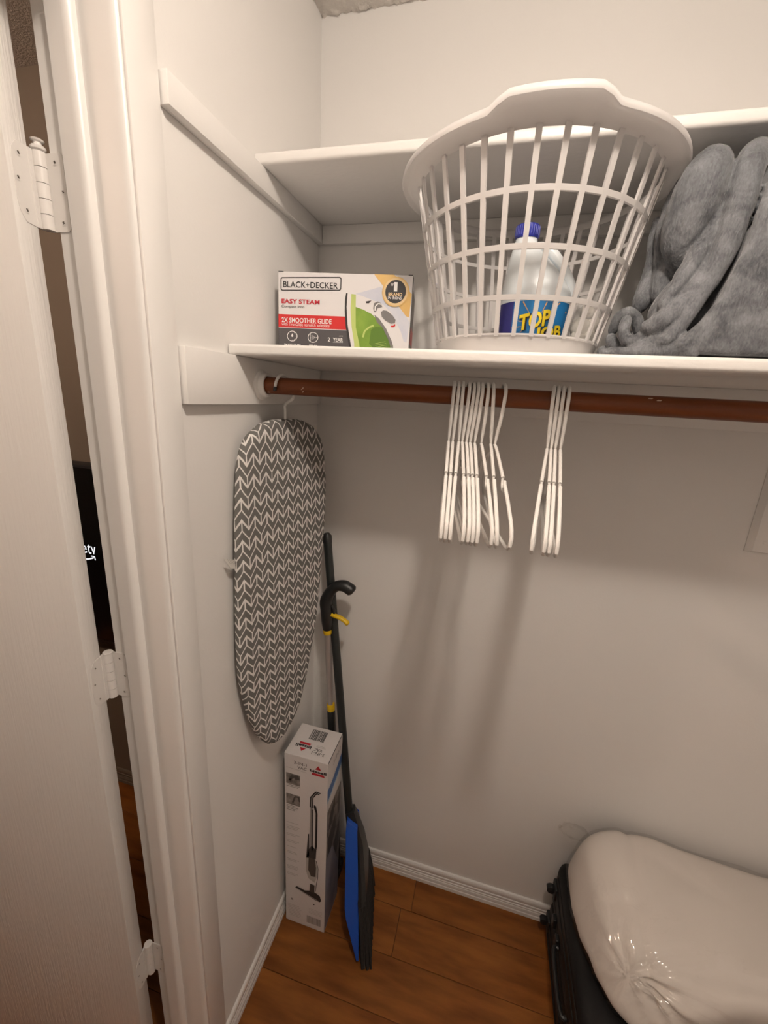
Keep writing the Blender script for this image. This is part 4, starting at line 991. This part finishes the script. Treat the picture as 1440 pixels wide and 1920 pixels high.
# ================================================================== SUITCASE
sx0, sx1, sy0, sy1, sz1 = 0.816, 1.46, -0.47, -0.014, 0.302
su = thing('suitcase', ((sx0+sx1)/2, (sy0+sy1)/2, 0), 'black hard-sided suitcase lying on the floor under the bedding bag', 'suitcase')
obj('shell', MB().box((sx0, sy0, 0.012), (sx1, sy1, 0.152), 0.032, 4), 'suitcase_shell', su, smooth=60)
obj('shell', MB().box((sx0, sy0, 0.158), (sx1, sy1, sz1), 0.032, 4), 'suitcase_shell', su, smooth=60)
obj('zip_band', MB().box((sx0+0.003, sy0+0.003, 0.135), (sx1-0.003, sy1-0.003, 0.175), 0.014, 2), 'black_matte', su)
for z in (0.045, 0.085, 0.225, 0.262):
    obj('rib', MB().box((sx0-0.0025, sy0+0.04, z-0.006), (sx0+0.01, sy1-0.04, z+0.006), 0.002, 1), 'suitcase_shell', su)
def caster(y, z):
    w = obj('wheel_mount', MB().box((sx0-0.006, y-0.020, z-0.022), (sx0+0.012, y+0.020, z+0.022), 0.005, 2), 'black_plastic', su)
    MW = Matrix.Translation((sx0-0.013, y, z)) @ Matrix.Rotation(PI/2, 4, 'X')
    obj('wheel', MB().lathe([(0, -0.009), (0.008, -0.009), (0.012, -0.007), (0.012, 0.007), (0.008, 0.009), (0, 0.009)], seg=18, M=MW), 'black_matte', w)
caster(-0.050, 0.210); caster(-0.050, 0.075); caster(-0.42, 0.235); caster(-0.42, 0.075)
obj('side_handle', MB().tube(catmull([(sx0, -0.17, 0.165), (sx0-0.012, -0.175, 0.165), (sx0-0.016, -0.24, 0.165), (sx0-0.012, -0.305, 0.165), (sx0, -0.31, 0.165)], 4, False), 0.006, 8), 'black_plastic', su)
for y in (-0.10, -0.15):
    obj('latch', MB().box((sx0-0.007, y-0.010, 0.14), (sx0+0.004, y+0.010, 0.175), 0.002, 1), 'black_plastic', su)
obj('foot', MB().box((sx0+0.05, sy0+0.04, 0.0), (sx0+0.08, sy0+0.07, 0.02), 0.003, 1), 'black_matte', su)
obj('foot', MB().box((sx0+0.05, sy1-0.07, 0.0), (sx0+0.08, sy1-0.04, 0.02), 0.003, 1), 'black_matte', su)
obj('foot', MB().box((sx1-0.08, sy0+0.04, 0.0), (sx1-0.05, sy0+0.07, 0.02), 0.003, 1), 'black_matte', su)
obj('foot', MB().box((sx1-0.08, sy1-0.07, 0.0), (sx1-0.05, sy1-0.04, 0.02), 0.003, 1), 'black_matte', su)

# ================================================================== BEDDING IN A CLEAR BAG
def sgnpow(v, e): return math.copysign(abs(v)**e, v)
def bag_pt(u, v, off=0.0, film=False):
    # superellipsoid: u round the long axis plane, v latitude
    cx_, cy_, cz_ = 1.170, -0.180, 0.390
    ax, ay, az = 0.345+off, 0.156+off, 0.088+off
    x = ax*sgnpow(math.cos(v), 0.36)*sgnpow(math.cos(u), 0.36); y = ay*sgnpow(math.cos(v), 0.36)*sgnpow(math.sin(u), 0.40); z = az*sgnpow(math.sin(v), 0.50)
    left = max(0, min(1, (0.12-x)/0.40)); left = left*left*(3-2*left)
    front = max(0, min(1, -y/ay)); up = (z/az+1)/2
    # left end slopes: the foot of the bag reaches further out than its top
    x -= 0.018*left*(1-up)
    x += (0.035+0.045*front)*left*up*up
    # near corner droops forward and down
    y -= 0.060*left*left*front*(0.55+0.45*(1-up)); z -= 0.030*left*left*front*up
    # seat towards the back left is puffed up
    z += 0.028*left*(1-front)*up
    # skew of the left edge
    x += 0.050*left*front*(1-0.4*up)
    p = Vector((cx_+x, cy_+y, cz_+z))
    q = p*1.0
    d = nz(q, 9)*0.008+nz(q+Vector((4, 1, 2)), 21)*0.0035
    # creases that gather at the near left corner
    c = Vector((0.945, -0.335, 0.400)); r = (p-c).length; a = math.atan2(p.z-c.z+0.3*(p.x-c.x), (p.y-c.y))
    d += math.sin(a*9+nz(q, 14)*3)*0.0060*math.exp(-(r/0.085)**2)
    d -= 0.020*math.exp(-(r/0.040)**2)
    # soft fold lines along the top
    d -= 0.0055*math.exp(-((p.x-0.945-0.05*nz((p.y*6, 1, 1))-0.06*(p.y+0.2))/0.011)**2)*(1 if p.z > 0.38 else 0.3)
    d -= 0.006*math.exp(-((p.y+0.318-0.10*(p.x-0.95)+(p.z-0.40)*0.2)/0.012)**2)*(1 if p.x > 0.95 and p.z > 0.34 else 0)
    if film:
        rid = abs(nz((a*4.0, r*9.0, 2.0)))+0.6*abs(nz((a*9.0, r*14.0, 7.0)))
        d += nz(q, 22)*0.0018+0.0020+(0.0085*(0.45-rid))*math.exp(-(r/0.13)**2)+0.0022*abs(nz(q, 16))
    n = Vector((x/ax, y/ay, z/az)); n.normalize()
    p = p+n*d
    p.z = max(p.z, 0.3035); p.y = min(p.y, -0.0105 if film else -0.014)
    return p
def bag_mesh(off, film, nu=140, nv=70):
    m = MB(); g = []
    for j in range(nv+1):
        v = -PI/2+PI*j/nv; g.append([m.bm.verts.new(bag_pt(2*PI*i/nu, v, off, film)) for i in range(nu)])
    for j in range(nv):
        for i in range(nu): m.bm.faces.new((g[j][i], g[j][(i+1) % nu], g[j+1][(i+1) % nu], g[j+1][i]))
    bmesh.ops.remove_doubles(m.bm, verts=list(m.bm.verts), dist=1e-5)
    bmesh.ops.recalc_face_normals(m.bm, faces=list(m.bm.faces)); return m
bg = thing('bedding_bag', (1.17, -0.18, 0.303), 'cream comforter packed in a shiny clear plastic bag on the suitcase', 'bedding')
obj('comforter', bag_mesh(0.0, False), 'comforter', bg, smooth=180)
obj('bag_film', bag_mesh(0.0035, True, 360, 160), 'bag_film', bg, smooth=180)
tf = MB().sphere((0.834, -0.036, 0.430), 1.0, 4, (0.042, 0.018, 0.021))
for v in tf.bm.verts:
    q = v.co.copy(); f = (0.86-q.x)/0.07
    v.co += Vector((0.4*nz(q, 60), nz(q+Vector((3, 0, 0)), 75), nz(q+Vector((0, 3, 0)), 75)))*0.014*max(0.3, f)
    v.co.y = min(v.co.y, -0.003)
obj('bag_knot', tf, 'wrap_film', bg, smooth=35)

# ================================================================== TELEVISION IN THE BEDROOM
tvx0, tvx1, tvz0, tvz1 = -1.440, -0.285, 0.700, 1.350
tv = thing('television', ((tvx0+tvx1)/2, -0.03, tvz0), 'black wall television with white logo seen through the hinge gap', 'television')
obj('cabinet', MB().box((tvx0, -0.052, tvz0), (tvx1, -0.001, tvz1), 0.004, 2), 'tv_bezel', tv)
obj('screen', MB().box((tvx0+0.010, -0.0535, tvz0+0.018), (tvx1-0.010, -0.0515, tvz1-0.010)), 'tv_screen', tv, smooth=0)
FT = Frame((0, -0.0538, 0), (1, 0, 0), (0, 0, 1))
text(FT, 'fire', -0.884, 1.046, -0.8085, 1.088, 'tv_logo', tv, 1, 0.0)
text(FT, 'tv', -0.8055, 1.046, -0.7705, 1.080, 'tv_logo', tv, 1, 0.0)
ar = stroke([(-0.880, 1.036), (-0.862, 1.027), (-0.835, 1.022), (-0.808, 1.025), (-0.790, 1.031), (-0.783, 1.034)], 0.0045)+stroke([(-0.793, 1.0385), (-0.779, 1.0385), (-0.777, 1.026)], 0.004)
FT.polys('logo_smile', ar, 'tv_logo', tv, 1)
